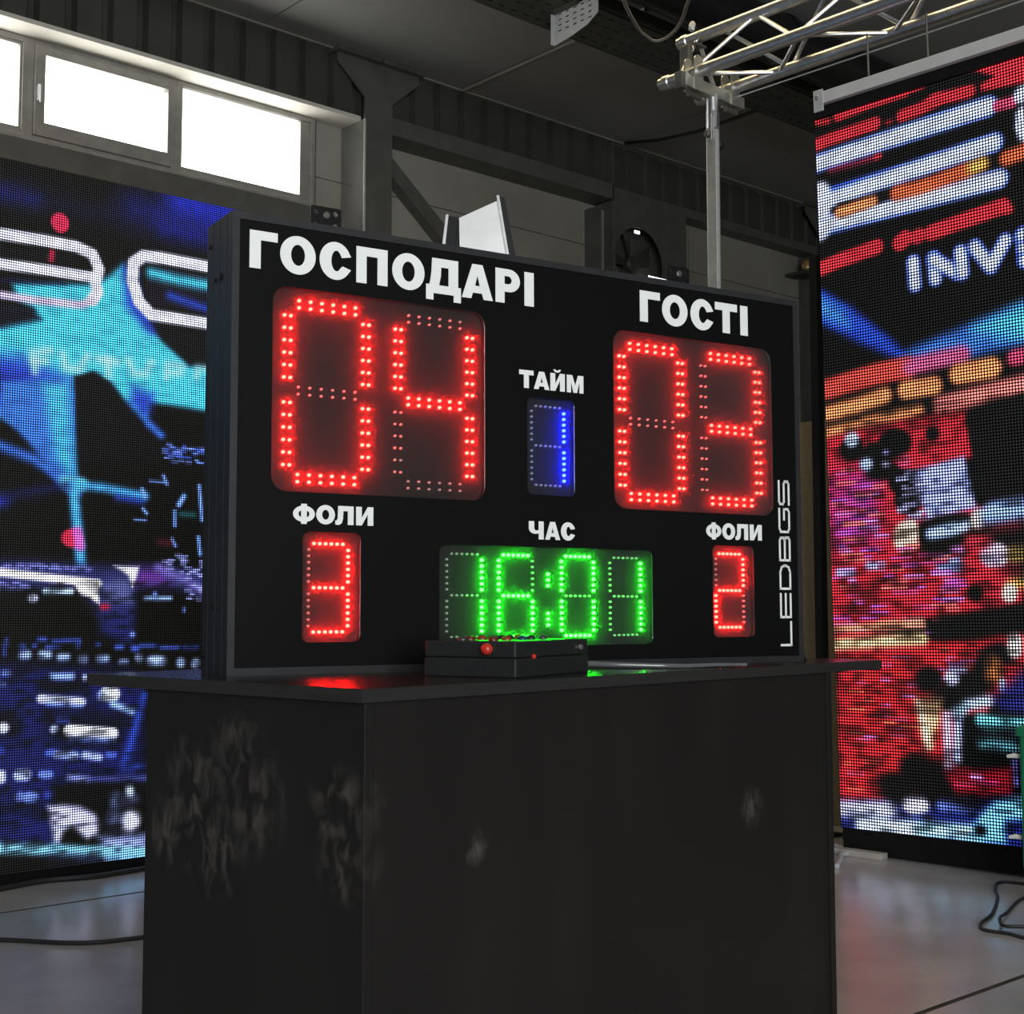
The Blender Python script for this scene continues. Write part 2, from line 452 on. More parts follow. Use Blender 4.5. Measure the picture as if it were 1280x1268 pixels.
def column(label, x0, x1, y0):
    xc = (x0 + x1) / 2; w = (x1 - x0) / 2
    t = thing('steel_column', label, 'column', (xc, y0, 0))
    MB().box(-w, 0, 0, w, 0.02, CEIL - 0.03).obj('front_flange', steel_paint, t)
    MB().box(-w + 0.07, 0.02, 0, -w + 0.085, 0.26, CEIL - 0.03).obj('web', steel_paint, t)
    MB().box(-w, 0.26, 0, w, 0.275, CEIL - 0.03).obj('rear_flange', steel_paint, t)
    # haunch plates at the head
    for s in (-1, 1):
        MB().prism([(s * w, CEIL - 0.30), (s * (w + 0.24), CEIL - 0.09), (s * (w + 0.24), CEIL - 0.03), (s * w, CEIL - 0.03)], 'y', 0.0, 0.014).obj('haunch_plate', steel_paint, t)
        MB().box(min(s * 0.01, s * (w + 0.26)), -0.05, CEIL - 0.032, max(s * 0.01, s * (w + 0.26)), 0.2, CEIL - 0.002).obj('head_plate', steel_paint, t)
    return t
col1 = column('grey steel column with flared head standing at the right end of the windows', 5.495, 5.735, 7.715)
# bright sheet-metal reveal closing the window bay against the column
MB().box(-0.128, -0.003, 2.6, -0.120, 0.27, 4.37).obj('reveal_sheet', reveal_mat, col1)
MB().box(-0.131, -0.008, 2.6, -0.117, -0.0005, 4.37).obj('reveal_edge', plate_mat, col1)
column('far grey steel column seen past the scoreboard and the red LED wall', 10.95, 11.15, 7.72)

def brace(label, p0, p1, w):
    a, b = Vector(p0), Vector(p1); d = (b - a); L = d.length; d.normalize()
    n = Vector((-d.z, 0, d.x)) * w
    o = tag(MB().prism([(a.x - n.x - a.x, a.z - n.z - a.z), (a.x + n.x - a.x, n.z), (b.x + n.x - a.x, b.z + n.z - a.z), (b.x - n.x - a.x, b.z - n.z - a.z)], 'y', 0.0, 0.10).obj('diagonal_brace', steel_paint), label, 'brace')
    o.location = (a.x, a.y, a.z)
    return o
brace('dark diagonal steel brace running down from the steel column to the metal lamp', (5.80, 7.89, 4.20), (7.25, 7.89, 3.02), 0.055)
brace('grey diagonal brace rising from the far column behind the red LED wall', (11.22, 7.89, 3.95), (11.62, 7.89, 4.30), 0.05)

# ------------------------------------------------------------------ under the ceiling
tray = thing('cable_tray', 'dark perforated steel cable tray hung below the ceiling sheets', 'cable tray', (6.0, 5.9, 4.58))
tb = flat_curve('tray_bottom', [[(-8, -0.22), (8, -0.22), (8, 0.22), (-8, 0.22)]] + [rrect(-3.4 + 0.1 * i + (0.05 if j % 2 else 0), -0.16 + 0.1 * j, -3.35 + 0.1 * i + (0.05 if j % 2 else 0), -0.145 + 0.1 * j, 0.004, 2) for i in range(70) for j in range(4)], 0.004, steel_dark, tray)
tb.rotation_euler = (PI / 2, 0, 0)
MB().box(-8, 0.215, 0, 8, 0.22, 0.10).obj('tray_side', steel_dark, tray)
MB().box(-8, -0.22, 0, 8, -0.215, 0.10).obj('tray_side', steel_dark, tray)
MB().box(-7.9, -0.12, 0.006, 7.9, 0.15, 0.07).obj('cable_bundle', cable_black, tray)
for x in (-5.0, -2.0, 3.2, 6.0):
    MB().tube([(x, 0.2, 0.05), (x, 0.2, 0.25)], 0.006, 6).obj('hanger_rod', zinc_dark, tray)
hb = thing('hanger_bracket', 'light perforated sheet-metal bracket hanging from the cable tray', 'bracket', (5.62, 5.70, 4.36))
brk = flat_curve('bracket_plate', [[(-0.183, 0.09), (-0.095, 0.042), (0.042, 0.013), (0.198, -0.003), (0.198, 0.19), (-0.183, 0.205)]] +
           [rrect(-0.13 + 0.065 * i, 0.075 + 0.035 * j, -0.10 + 0.065 * i, 0.084 + 0.035 * j, 0.003, 2) for i in range(5) for j in range(4)], 0.004, plate_mat, hb)
brk.rotation_euler = (0, 0, PI / 2)
MB().box(-0.03, 0.19, -0.003, 0.004, 0.198, 0.19).obj('bracket_flange', plate_mat, hb)
MB().box(-0.02, -0.02, 0.19, 0.02, 0.19, 0.221).obj('bracket_foot', steel_dark, hb)
o = tag(MB().tube([(0, 0, 0), (0, -0.95, 0.0), (0, -1.85, 0.004)], 0.012, 8).obj('conduit', panel_mat), 'thin grey conduit along a ceiling joint up to the cable tray', 'conduit')
o.location = (6.40, 7.70, CEIL - 0.014)
cable = MB().tube([(0, 0, 0), (0.03, -0.35, -0.06), (0.05, -0.75, -0.09), (0.12, -1.25, -0.05), (0.2, -1.75, 0.0)], 0.014, 8).obj('sagging_cable', cable_black, smooth=True)
tag(cable, 'black cable sagging from the ceiling above the fan box', 'cable').location = (8.16, 7.70, CEIL - 0.014)
pipe = thing('ventilation_duct', 'large glossy black round duct beside the cable tray', 'duct', (6.0, 5.33, 4.66))
duct_mat = material('black_duct', (0.008, 0.008, 0.009), 0.28, 0.0, noise=(6, 2), color2=(0.012, 0.012, 0.013))
MB().tube([(-8, 0, 0), (8, 0, 0)], 0.155, 28).obj('duct_pipe', duct_mat, pipe, smooth=True)
for x in (-3.0, -0.9, 1.15, 3.2):
    MB().lathe([(0.156, -0.02), (0.166, -0.018), (0.166, 0.018), (0.156, 0.02)], (x, 0, 0), (1, 0, 0), 28).obj('seam_collar', duct_mat, pipe, smooth=True)
o = tag(MB().tube(smooth_path([(0.0, 0.0, 0.30), (0.0, 0.0, 0.0), (-0.011, 0.010, -0.066), (-0.022, 0.020, -0.116), (-0.044, 0.040, -0.166), (-0.076, 0.068, -0.203), (-0.108, 0.097, -0.217), (-0.133, 0.119, -0.201), (-0.17, 0.15, -0.15), (-0.22, 0.20, 0.02), (-0.24, 0.22, 0.30)]), 0.009, 8).obj('hanging_cable', cable_black, smooth=True), 'black cable looping down beside the end of the truss', 'cable')
o.location = (4.295, 3.673, 3.510)

# fan box on the wall
fan = thing('extractor_fan', 'square steel extractor fan box with a round opening on the wall', 'fan', (8.57, 7.80, 3.55))
flat_curve('front_plate', [rrect(-0.47, 0.0, 0.47, 0.83, 0.02, 3), [(-0.14 + 0.30 * math.cos(2 * PI * k / 36), 0.31 + 0.30 * math.sin(2 * PI * k / 36)) for k in range(36)]], 0.012, steel_paint, fan, 0.0)
MB().box(-0.47, 0.012, 0, -0.455, 0.2, 0.83).box(0.455, 0.012, 0, 0.47, 0.2, 0.83).box(-0.455, 0.012, 0.815, 0.455, 0.2, 0.83).box(-0.455, 0.012, 0, 0.455, 0.2, 0.015).obj('housing', steel_paint, fan)
MB().box(-0.455, 0.185, 0.015, 0.455, 0.199, 0.815).obj('back_plate', steel_paint, fan)
MB().lathe([(0.07, 0.0), (0.07, 0.06), (0.05, 0.08)], (-0.14, 0.14, 0.31), (0, -1, 0), 16).obj('hub', steel_dark, fan)
for k in range(5):
    a = 2 * PI * k / 5 + 0.5
    c, s = math.cos(a), math.sin(a)
    B = lambda r, t: (-0.14 + r * c - t * s, 0.31 + r * s + t * c)
    MB().add([(B(0.05, 0.03)[0], 0.10, B(0.05, 0.03)[1]), (B(0.05, -0.03)[0], 0.13, B(0.05, -0.03)[1]), (B(0.27, -0.10)[0], 0.15, B(0.27, -0.10)[1]), (B(0.28, 0.07)[0], 0.08, B(0.28, 0.07)[1])], [(0, 1, 2, 3)]).obj('blade', steel_dark, fan)
MB().box(-0.60, 0.02, 0.0, -0.58, 0.2, 0.72).obj('side_channel', steel_paint, fan)
MB().box(-0.58, 0.1, 0.0, -0.47, 0.2, 0.72).obj('side_sheet', panel_mat, fan)
slit = material('daylight_gap', (0.8, 0.8, 0.85), 0.4, emit=(0.9, 0.93, 1.0), strength=2.2)
MB().box(-0.03, -0.002, 0.165, 0.26, -0.0005, 0.215).obj('light_gap', slit, fan)
MB().box(-0.17, 0.02, 0.565, -0.11, 0.03, 0.59).obj('daylight_chink', slit, fan)

# brass fitting far behind
lampm = material('brass', (0.78, 0.55, 0.22), 0.35, 0.6, noise=(30, 3), color2=(0.70, 0.49, 0.19))
am = thing('brass_fitting', 'small brass-coloured knob on a wall bracket beside the far column', 'fitting', (10.80, 7.78, 4.18))
MB().lathe([(0.02, -0.005), (0.055, 0.02), (0.06, 0.06), (0.035, 0.105), (0.01, 0.115)], (0, 0, 0), (0, 0, 1), 14).obj('dome', lampm, am, smooth=True)
MB().box(-0.07, -0.03, -0.03, 0.09, 0.215, 0.0).obj('bracket', steel_dark, am)

# ------------------------------------------------------------------ LED video walls
def srgb_lin(a):
    a = np.asarray(a, float) / 255.0
    return np.where(a <= 0.04045, a / 12.92, ((a + 0.055) / 1.055) ** 2.4)
def seg_dist(X,Y,pts):
    D=np.full(X.shape,1e9)
    for (ax,ay),(bx,by) in zip(pts[:-1],pts[1:]):
        dx,dy=bx-ax,by-ay; L=dx*dx+dy*dy
        t=np.clip(((X-ax)*dx+(Y-ay)*dy)/(L if L>1e-9 else 1),0,1)
        D=np.minimum(D,np.hypot(X-ax-t*dx,Y-ay-t*dy))
    return D
def raster(art,nc,nr):
    img=np.zeros((nr,nc,3))
    def blend(d,soft,col,sl):
        a=np.clip(.5-d/(2*soft),0,1); a=a*a*(3-2*a)
        img[sl]=img[sl]*(1-a[...,None])+np.array(col,float)*a[...,None]
    def window(x0,x1,y0,y1,m):
        i0,i1=max(0,int(x0-m)),min(nc,int(x1+m)+2); j0,j1=max(0,int(y0-m)),min(nr,int(y1+m)+2)
        if i0>=i1 or j0>=j1: return None
        X,Y=np.meshgrid(np.arange(i0,i1)+.5,np.arange(j0,j1)+.5)
        return X,Y,(slice(j0,j1),slice(i0,i1))
    def capsule(pts,w,col,soft):
        xs=[p[0] for p in pts]; ys=[p[1] for p in pts]
        q=window(min(xs),max(xs),min(ys),max(ys),w/2+soft+1)
        if q: blend(seg_dist(q[0],q[1],pts if len(pts)>1 else [pts[0],pts[0]])-w/2,soft,col,q[2])
    for k,pts,w,col,soft in art:
        if k=='c': capsule(pts,w,col,soft)
        elif k=='e':
            q=window(pts[0]-w[0],pts[0]+w[0],pts[1]-w[1],pts[1]+w[1],soft+1)
            if q:
                rr=np.hypot((q[0]-pts[0])/w[0],(q[1]-pts[1])/w[1]); blend((rr-1)*min(w),soft,col,q[2])
        elif k=='p':
            xs=[p[0] for p in pts]; ys=[p[1] for p in pts]
            q=window(min(xs),max(xs),min(ys),max(ys),soft+1)
            if q:
                X,Y,sl=q; ins=np.zeros(X.shape,bool)
                for (ax,ay),(bx,by) in zip(pts,pts[1:]+pts[:1]):
                    cr=(ay>Y)!=(by>Y)
                    ins^=cr&(X<(bx-ax)*(Y-ay)/((by-ay) if by!=ay else 1e-9)+ax)
                d=seg_dist(X,Y,pts+pts[:1]); blend(np.where(ins,-d,d),soft,col,sl)
        elif k=='s':
            n,lo,hi,wd,seed=w; g=np.random.default_rng(seed)
            for _ in range(n):
                x=g.uniform(pts[0],pts[2]); y=g.uniform(pts[1],pts[3])
                capsule([(x,y),(x+g.uniform(lo,hi),y)],wd,col[g.integers(len(col))],.8)
    return img

LEFT_ART = [
('c',[(119.2,274.9),(138.5,277.1),(158.7,276.6),(183.7,275.9)],8.4,(14,15,50),9),
('c',[(119.3,273.7),(138.5,276.4),(151.9,276.4)],5.2,(26,34,120),7),
('c',[(198.4,281),(221.7,280.9),(234.5,280.4),(263.3,279.4)],14.2,(24,28,120),12),
('c',[(219.5,288.9),(250.2,287.7),(276.4,285.8)],11,(34,52,225),10),
('c',[(212,275.4),(246.3,274.4)],5.8,(24,34,150),8),
('p',[(144.3,239.7),(175.9,244),(183.5,246.9),(192.9,255.9),(197.6,239.2),(203.2,231.5),(225.6,215),(244.8,215.5),(255.1,194.6),(203.9,203.9),(190.6,201.6),(181,206.6),(171.9,203.5),(172.1,194.6),(173.2,167.5),(173.8,162.7),(168,165.5),(153.1,178.6),(125.8,189.8),(124.8,224.8),(154.1,229.3),(146.8,233.7)],0,(70,205,240),2.5),
('p',[(121.6,207.6),(149.9,209.6),(167,203.7),(171.7,195.5),(172.1,178.7),(161.1,177.7),(147.4,184.3),(122.2,187.2)],0,(45,85,235),6),
('p',[(121.9,194.8),(140.6,201.5),(156.5,198.6),(165,185.9),(141,189.2),(122.2,187.2)],0,(28,40,140),7),
('p',[(120.9,227.3),(139.9,229.1),(153.2,230.3),(157,226.1),(150.2,223.6),(140.1,220.1),(121.3,215.2)],0,(8,9,26),2.5),
('p',[(172.7,204),(180.2,206.5),(190.6,202.4),(212.3,186.3),(217,182.5),(217.2,170.7),(175.3,167.7),(173.3,178.7)],0,(5,5,8),1.2),
('c',[(196.5,252.4),(197.6,239.2),(206.9,230.3)],6.5,(45,85,235),4),
('p',[(205.9,232.8),(235.8,231.8),(254.5,231.3),(254.7,214.1),(234.2,216),(225.6,216.6),(213.3,224.4)],0,(6,6,10),2),
('p',[(206.2,256.5),(235.3,257.1),(254,257.5),(254.2,242.4),(233.7,240.3),(205.7,239.5),(203.2,247.5)],0,(20,14,30),1.2),
('c',[(206.4,254),(220.2,252.9),(254.1,253.1)],4.8,(70,205,240),3),
('c',[(215.7,245.3),(233.7,242)],3.2,(45,85,235),3),
('c',[(126.8,258.5),(139,259),(158.9,259.7),(171.3,259.6),(178.9,257.6),(182,251.6),(180.5,245.5),(181.5,241.5),(179.4,237.9)],5.2,(228,230,255),1),
('c',[(127.2,246.5),(139.4,246.6),(159.2,247.3),(178.3,247.6)],4.8,(228,230,255),1),
('c',[(127.6,233),(139.8,233.8),(155.5,233.8),(174.4,234.9),(179.4,237.5)],3.5,(205,190,235),1.2),
('p',[(126.9,253),(139.2,253.7),(169,255.5),(173.6,253.7),(172.3,251.7),(165.7,250.7),(139.3,250.1),(127.1,250)],0,(10,8,14),0.8),
('p',[(127.3,240.6),(139.5,241.1),(147.4,241.5),(167.6,242.6),(147.4,240.1),(139.7,238.8),(127.4,237.7)],0,(16,18,60),1.5),
('c',[(257,262.5),(233.3,261.6),(210.7,261.6),(202.5,261),(197.8,257.2),(197.5,249.1),(200.7,240.4),(206.7,235.4),(233.8,235.4),(257.4,235.3)],5.6,(228,230,255),1),
('e',(164.2,268.5),(4,4.4),(240, 45, 90),0.8),
('c',[(161.1,255.2),(160.8,252)],2.6,(190,35,70),1),
('c',[(155.1,204),(154.1,211.7),(161,213.5)],2.3,(165,228,246),3.0),
('c',[(154.2,208.2),(159.5,208.9)],2.3,(165,228,246),3.0),
('c',[(166.7,212.6),(168.5,207.1),(174.3,207.1),(177.6,213.1)],2.3,(165,228,246),3.0),
('c',[(182.7,212.6),(191.3,212.3)],2.3,(165,228,246),3.0),
('c',[(186.9,212.7),(187.5,206.2)],2.3,(165,228,246),3.0),
('c',[(196.5,213.8),(198.9,208.4),(204.6,208.6),(207.2,214.3)],2.3,(165,228,246),3.0),
('c',[(214.6,207.6),(215,214.1),(221.9,214.1),(221.1,211),(215.5,210.7)],2.3,(165,228,246),3.0),
('c',[(229.6,208.5),(229.9,214.6),(236,214.8)],2.3,(165,228,246),3.0),
('p',[(140.8,197.9),(170.9,203.5),(171.8,196.3),(172.9,176.2),(173.8,162.5),(176.6,159.9),(176.7,153.4),(170,154.4),(165.5,158.4),(159.4,167.2),(152,175.1),(141.1,184.9)],0,(60,125,240),2),
('p',[(158.5,199.1),(169.5,200.4),(171.9,176.8),(173.4,162.5),(170.6,160.1),(165.2,169.1)],0,(70,185,245),4),
('c',[(131.2,175.4),(141.5,171.8),(155.7,167.6),(166.1,161.2),(173.6,158.2)],4.2,(60,120,240),2.5),
('c',[(169.1,158.6),(176.6,158.4)],5.5,(110,225,245),2),
('c',[(172.8,158.1),(185.7,157.5),(205.4,155)],3.9,(70,170,245),2.2),
('c',[(192.8,153.5),(203.9,152.6)],1.6,(45,85,235),3),
('c',[(172.8,157.4),(174.7,143.1),(177.1,124.6)],4.8,(75,180,250),2),
('c',[(136.7,149),(143.5,149.4)],4.5,(40,55,200),4),
('c',[(144.9,151.5),(156.1,154.2),(169.2,157.2)],3.2,(22,26,95),4),
('e',(172.7,135.5),(4.6,3.9),(245, 45, 85),1),
('c',[(175.2,138.2),(176.4,132.4)],4.2,(240,110,230),1.5),
('p',[(189.3,202.6),(242,210.8),(242.3,195.3),(233.5,195.1),(206.1,196.3),(205.9,186.8),(194.1,197.1)],0,(70,205,240),2),
('p',[(198.8,202.1),(208.5,200.2),(208.5,196.5),(205.5,187.2),(197.3,195.3)],0,(45,85,235),4),
('c',[(207.1,186.5),(212.5,182.4)],3.5,(60,120,245),2),
('s',(212,171,234,179),(46, 1, 3, 0.9, 1),[(120,150,255),(60,90,210)],1),
('c',[(207.6,161.8),(215.8,161.6)],1,(120,165,255),1),
('c',[(204.1,157.9),(205.4,155)],1.9,(120,165,255),1),
('c',[(204.7,149.4),(206.4,147.5)],1.6,(120,165,255),1),
('c',[(200.9,144.5),(206,144.5)],1,(120,165,255),1),
('c',[(214.1,164.5),(215.8,160.8)],1.6,(120,165,255),1),
('c',[(224.2,156),(221.8,152.1)],2.6,(120,165,255),1),
('c',[(219.8,149),(220,142.9)],1.9,(120,165,255),1),
('c',[(231.7,161.1),(233.3,145.8)],1.9,(120,165,255),1),
('c',[(218.8,136.8),(220.4,133.9)],1.6,(120,165,255),1),
('c',[(231.7,138),(232.7,130.4)],1.9,(120,165,255),1),
('c',[(222.7,148),(229.4,147.9)],1.9,(30,110,120),2),
('c',[(213.1,135.2),(217.2,134.9)],1.9,(110,30,50),3),
('p',[(127.1,125.3),(159.4,125.6),(179.9,124.4),(200.4,124.8),(217.8,124.7),(252.4,120.1),(252.6,110.3),(218.1,114.8),(203,114.6),(199.8,97.5),(183.9,104.4),(176.7,114.3),(127.4,113.8)],0,(50,54,120),4),
('s',(136,122,181,124),(40, 1, 3, 0.9, 2),[(120,125,215)],1),
('s',(137,114,154,117),(20, 1, 3, 0.9, 3),[(120,125,215)],1),
('p',[(186,116.7),(199.3,119.2),(200.7,108.4),(188.5,109.4)],0,(92,100,165),3),
('p',[(202.9,122.7),(212.8,123.4),(218,117.1),(203,117)],0,(120,55,175),5),
('c',[(127.2,122.2),(143,120.6),(184.8,116.8)],3.4,(252,250,250),1),
('p',[(174.3,116.6),(184.8,117.8),(185.7,107.7),(181.4,110.5),(176.7,112.1)],0,(252,250,252),1),
('c',[(162,113.1),(173.2,113.2)],2.4,(190,225,255),1.1),
('c',[(156.6,110.3),(157.2,110.3)],3.7,(205,220,255),1.1),
('p',[(191.8,124.4),(203.4,124.1),(202.2,119.2),(200.5,115.2),(198.6,120.3)],0,(240,240,255),1.2),
('c',[(212.8,123.9),(225.7,118.5),(236.3,113.2)],3.2,(135,120,225),3),
('s',(213,122,234,130),(16, 1, 3, 1, 4),[(150,160,240)],1),
('s',(223,110,235,123),(20, 1, 3, 1, 5),[(150,160,240)],1),
('c',[(206.4,110.6),(218.6,110.7)],1.9,(150,185,255),1.1),
('c',[(211.1,112.6),(211.1,112.6)],2.1,(120,150,255),1.1),
('c',[(187.2,106.6),(189,106.6)],2.6,(225,30,60),1.5),
('p',[(185.8,104.4),(200.7,106.1),(201.1,90.8),(186.5,95.4)],0,(36,40,120),4),
('c',[(200.9,95),(201.1,95)],2.4,(120,150,255),1.1),
('c',[(225.3,106.2),(225.3,105.2)],1.5,(120,150,255),1.1),
('c',[(153.5,87.2),(155.1,87.2)],3.8,(165,195,255),1.5),
('c',[(161.3,87),(163.8,87)],3.8,(165,195,255),1.5),
('c',[(169.3,86),(171.8,85.9)],3.6,(165,195,255),1.5),
('c',[(178.2,84.9),(179.6,84.9)],3.6,(165,195,255),1.5),
('c',[(186,84.9),(189.2,84.9)],3.2,(165,195,255),1.5),
('c',[(196.3,83.3),(198.3,83.2)],2.6,(165,195,255),1.5),
('c',[(204.2,85),(204.4,84.4)],3.6,(165,195,255),1.5),
('c',[(209.9,83.5),(215,83.4)],4.7,(165,195,255),1.5),
('c',[(224.1,82.4),(224.1,82.4)],4.3,(165,195,255),1.5),
('c',[(231.4,81.8),(231.4,81.8)],4.3,(165,195,255),1.5),
('c',[(152.9,90.4),(153.4,90.4)],2.7,(75,105,235),1.5),
('c',[(157.9,90.9),(158.2,90.9)],1.7,(75,105,235),1.5),
('c',[(160.1,93.5),(162.5,93.5)],1.9,(75,105,235),1.5),
('c',[(166.1,92.9),(177.1,92.8)],1.5,(75,105,235),1.5),
('c',[(176.7,91.8),(176.7,90.4)],1.9,(75,105,235),1.5),
('c',[(163.3,90.3),(168.5,90.1)],1.5,(75,105,235),1.5),
('c',[(193.9,89.7),(196.3,89.7)],2.1,(75,105,235),1.5),
('c',[(185.3,91.1),(185.7,91.1)],1.7,(75,105,235),1.5),
('c',[(205,90.1),(212,90)],1.5,(75,105,235),1.5),
('c',[(214.5,89.2),(222.8,89)],1.5,(75,105,235),1.5),
('c',[(225.9,88.9),(231.9,88.8)],1.5,(75,105,235),1.5),
('c',[(201.6,89),(203.1,89)],2.6,(75,105,235),1.5),
('c',[(145.6,91.5),(145.8,87.4)],1.3,(75,105,235),1.5),
('c',[(141.8,90.6),(141.8,90.6)],4.3,(75,105,235),1.5),
('c',[(146.5,93.5),(146.5,91.8)],1.5,(75,105,235),1.5),
('p',[(128.3,84.7),(198.9,80.5),(206.4,74.7),(207.4,31.7),(178.7,36.3),(167.6,24.2),(130,27.8)],0,(24,30,105),6),
('p',[(160.6,76.3),(182.3,75.6),(181.3,71.2),(160.7,71.9)],0,(8,9,18),4),
('p',[(136.2,66.6),(151.1,63.8),(151.4,55.4),(136.4,56.2)],0,(8,9,16),5),
('p',[(164.3,63.2),(204.2,61.2),(198.3,54.7),(194.9,48.3),(171.4,49.8),(164.6,54.5)],0,(12,13,30),6),
('c',[(165.8,78.3),(174.6,77.9)],3,(140,175,255),1.1),
('c',[(179.9,77.6),(179.9,76.9)],2.1,(190,215,255),1.1),
('c',[(145.9,80.2),(147.9,80)],2.4,(120,150,255),1.1),
('c',[(145.1,75.7),(146.1,75.7)],2.1,(120,150,255),1.1),
('c',[(161.3,69.2),(179.1,67.2)],3.7,(205,215,255),1),
('c',[(164.2,67),(179.1,65.5)],1.3,(120,150,255),1.5),
('c',[(189.8,70),(192.9,69.8)],6.2,(230,240,255),1.1),
('c',[(186.9,70.1),(186.9,68.5)],2.4,(150,180,255),1.1),
('c',[(192.6,65.7),(201.7,62.2)],2.9,(150,190,255),1.4),
('c',[(145.4,58.4),(146.4,58.2)],4.3,(215,225,255),1.1),
('c',[(167.1,56.5),(167.6,56.5)],3.2,(190,210,255),1.1),
('c',[(169,60.1),(172.8,60)],2.4,(60,80,200),1.1),
('c',[(173.8,55.5),(192.9,53.2)],5.2,(238,242,255),1),
('c',[(174.8,52.2),(193.6,50.4)],1.3,(120,150,255),2),
('c',[(207.1,69),(204.2,59),(198.9,40.8)],2.6,(50,85,225),2.5),
('c',[(198.9,39.3),(209.7,38.5)],2.3,(50,80,215),2.5),
('c',[(165.1,47.1),(166.7,47.1)],2.8,(80,110,240),1.1),
('c',[(168.7,46.1),(176.7,45.1)],3.2,(160,185,255),1.3),
('c',[(180.8,45.1),(187.3,43.6)],3.2,(165,185,255),1.3),
('c',[(191.5,44.5),(193.5,44.4)],3.2,(80,105,230),1.1),
('c',[(145.6,48.9),(145.6,48.9)],3.2,(60,80,220),1.1),
('c',[(153.2,39),(155.9,38.8)],4.9,(170,190,255),1.1),
('c',[(145.9,39.8),(146,37.9)],3.6,(200,215,255),1.1),
('c',[(162.6,38.4),(165.7,38.2)],3.4,(110,140,255),1.1),
('c',[(174.3,36.5),(182.2,34.7)],2.9,(140,155,240),1.5),
('c',[(183.3,34.8),(214.7,32.8)],2.3,(85,95,190),2.5),
('c',[(153.7,30.3),(153.7,30.3)],3.8,(120,150,255),1.1),
('c',[(157.1,29.7),(159.1,29.6)],4.5,(120,150,255),1.1),
('c',[(165.1,30),(165.8,29.9)],3,(55,70,180),1.1),
('p',[(167.3,34.4),(209.9,30.9),(210,24.7),(190.6,23.2),(186,22.4),(167.6,25.3)],0,(7,7,10),3),
('p',[(130.2,23.7),(152.2,24.7),(166.6,20.1),(169.1,10.2),(130.5,14.5)],0,(26,32,115),4),
('p',[(165.3,25.6),(172.1,25.4),(178.9,24.2),(186,20.3),(188.3,15.2),(186.8,12),(182.8,10),(179.3,13.3),(175.8,16),(172.4,14.6),(170.8,10),(168.6,10.2)],0,(200,205,250),2),
('c',[(201.2,29.4),(201.4,27.2)],3.6,(200,230,255),1.5),
('c',[(194.4,26.9),(194.4,24.2)],2.8,(100,120,170),3),
('c',[(197.1,24.8),(203.2,24.2)],3.2,(90,100,150),4),
('c',[(202.1,16),(202.2,16)],9,(215,220,255),2.2),
('c',[(194.4,17.8),(194.4,16.7)],5.3,(95,105,160),5),
('p',[(187.4,10.8),(210.3,9.5),(210.6,-2.2),(191.1,1.1)],0,(150,165,235),3),
('c',[(130.5,13.5),(146.3,10.6),(179.4,6),(220.4,0.1)],4.5,(125,200,235),2),
('c',[(193.5,2),(218,-0.9)],4.5,(120,190,245),3),
('c',[(168.2,3.9),(186.5,1.7)],1.9,(50,60,110),4),
]
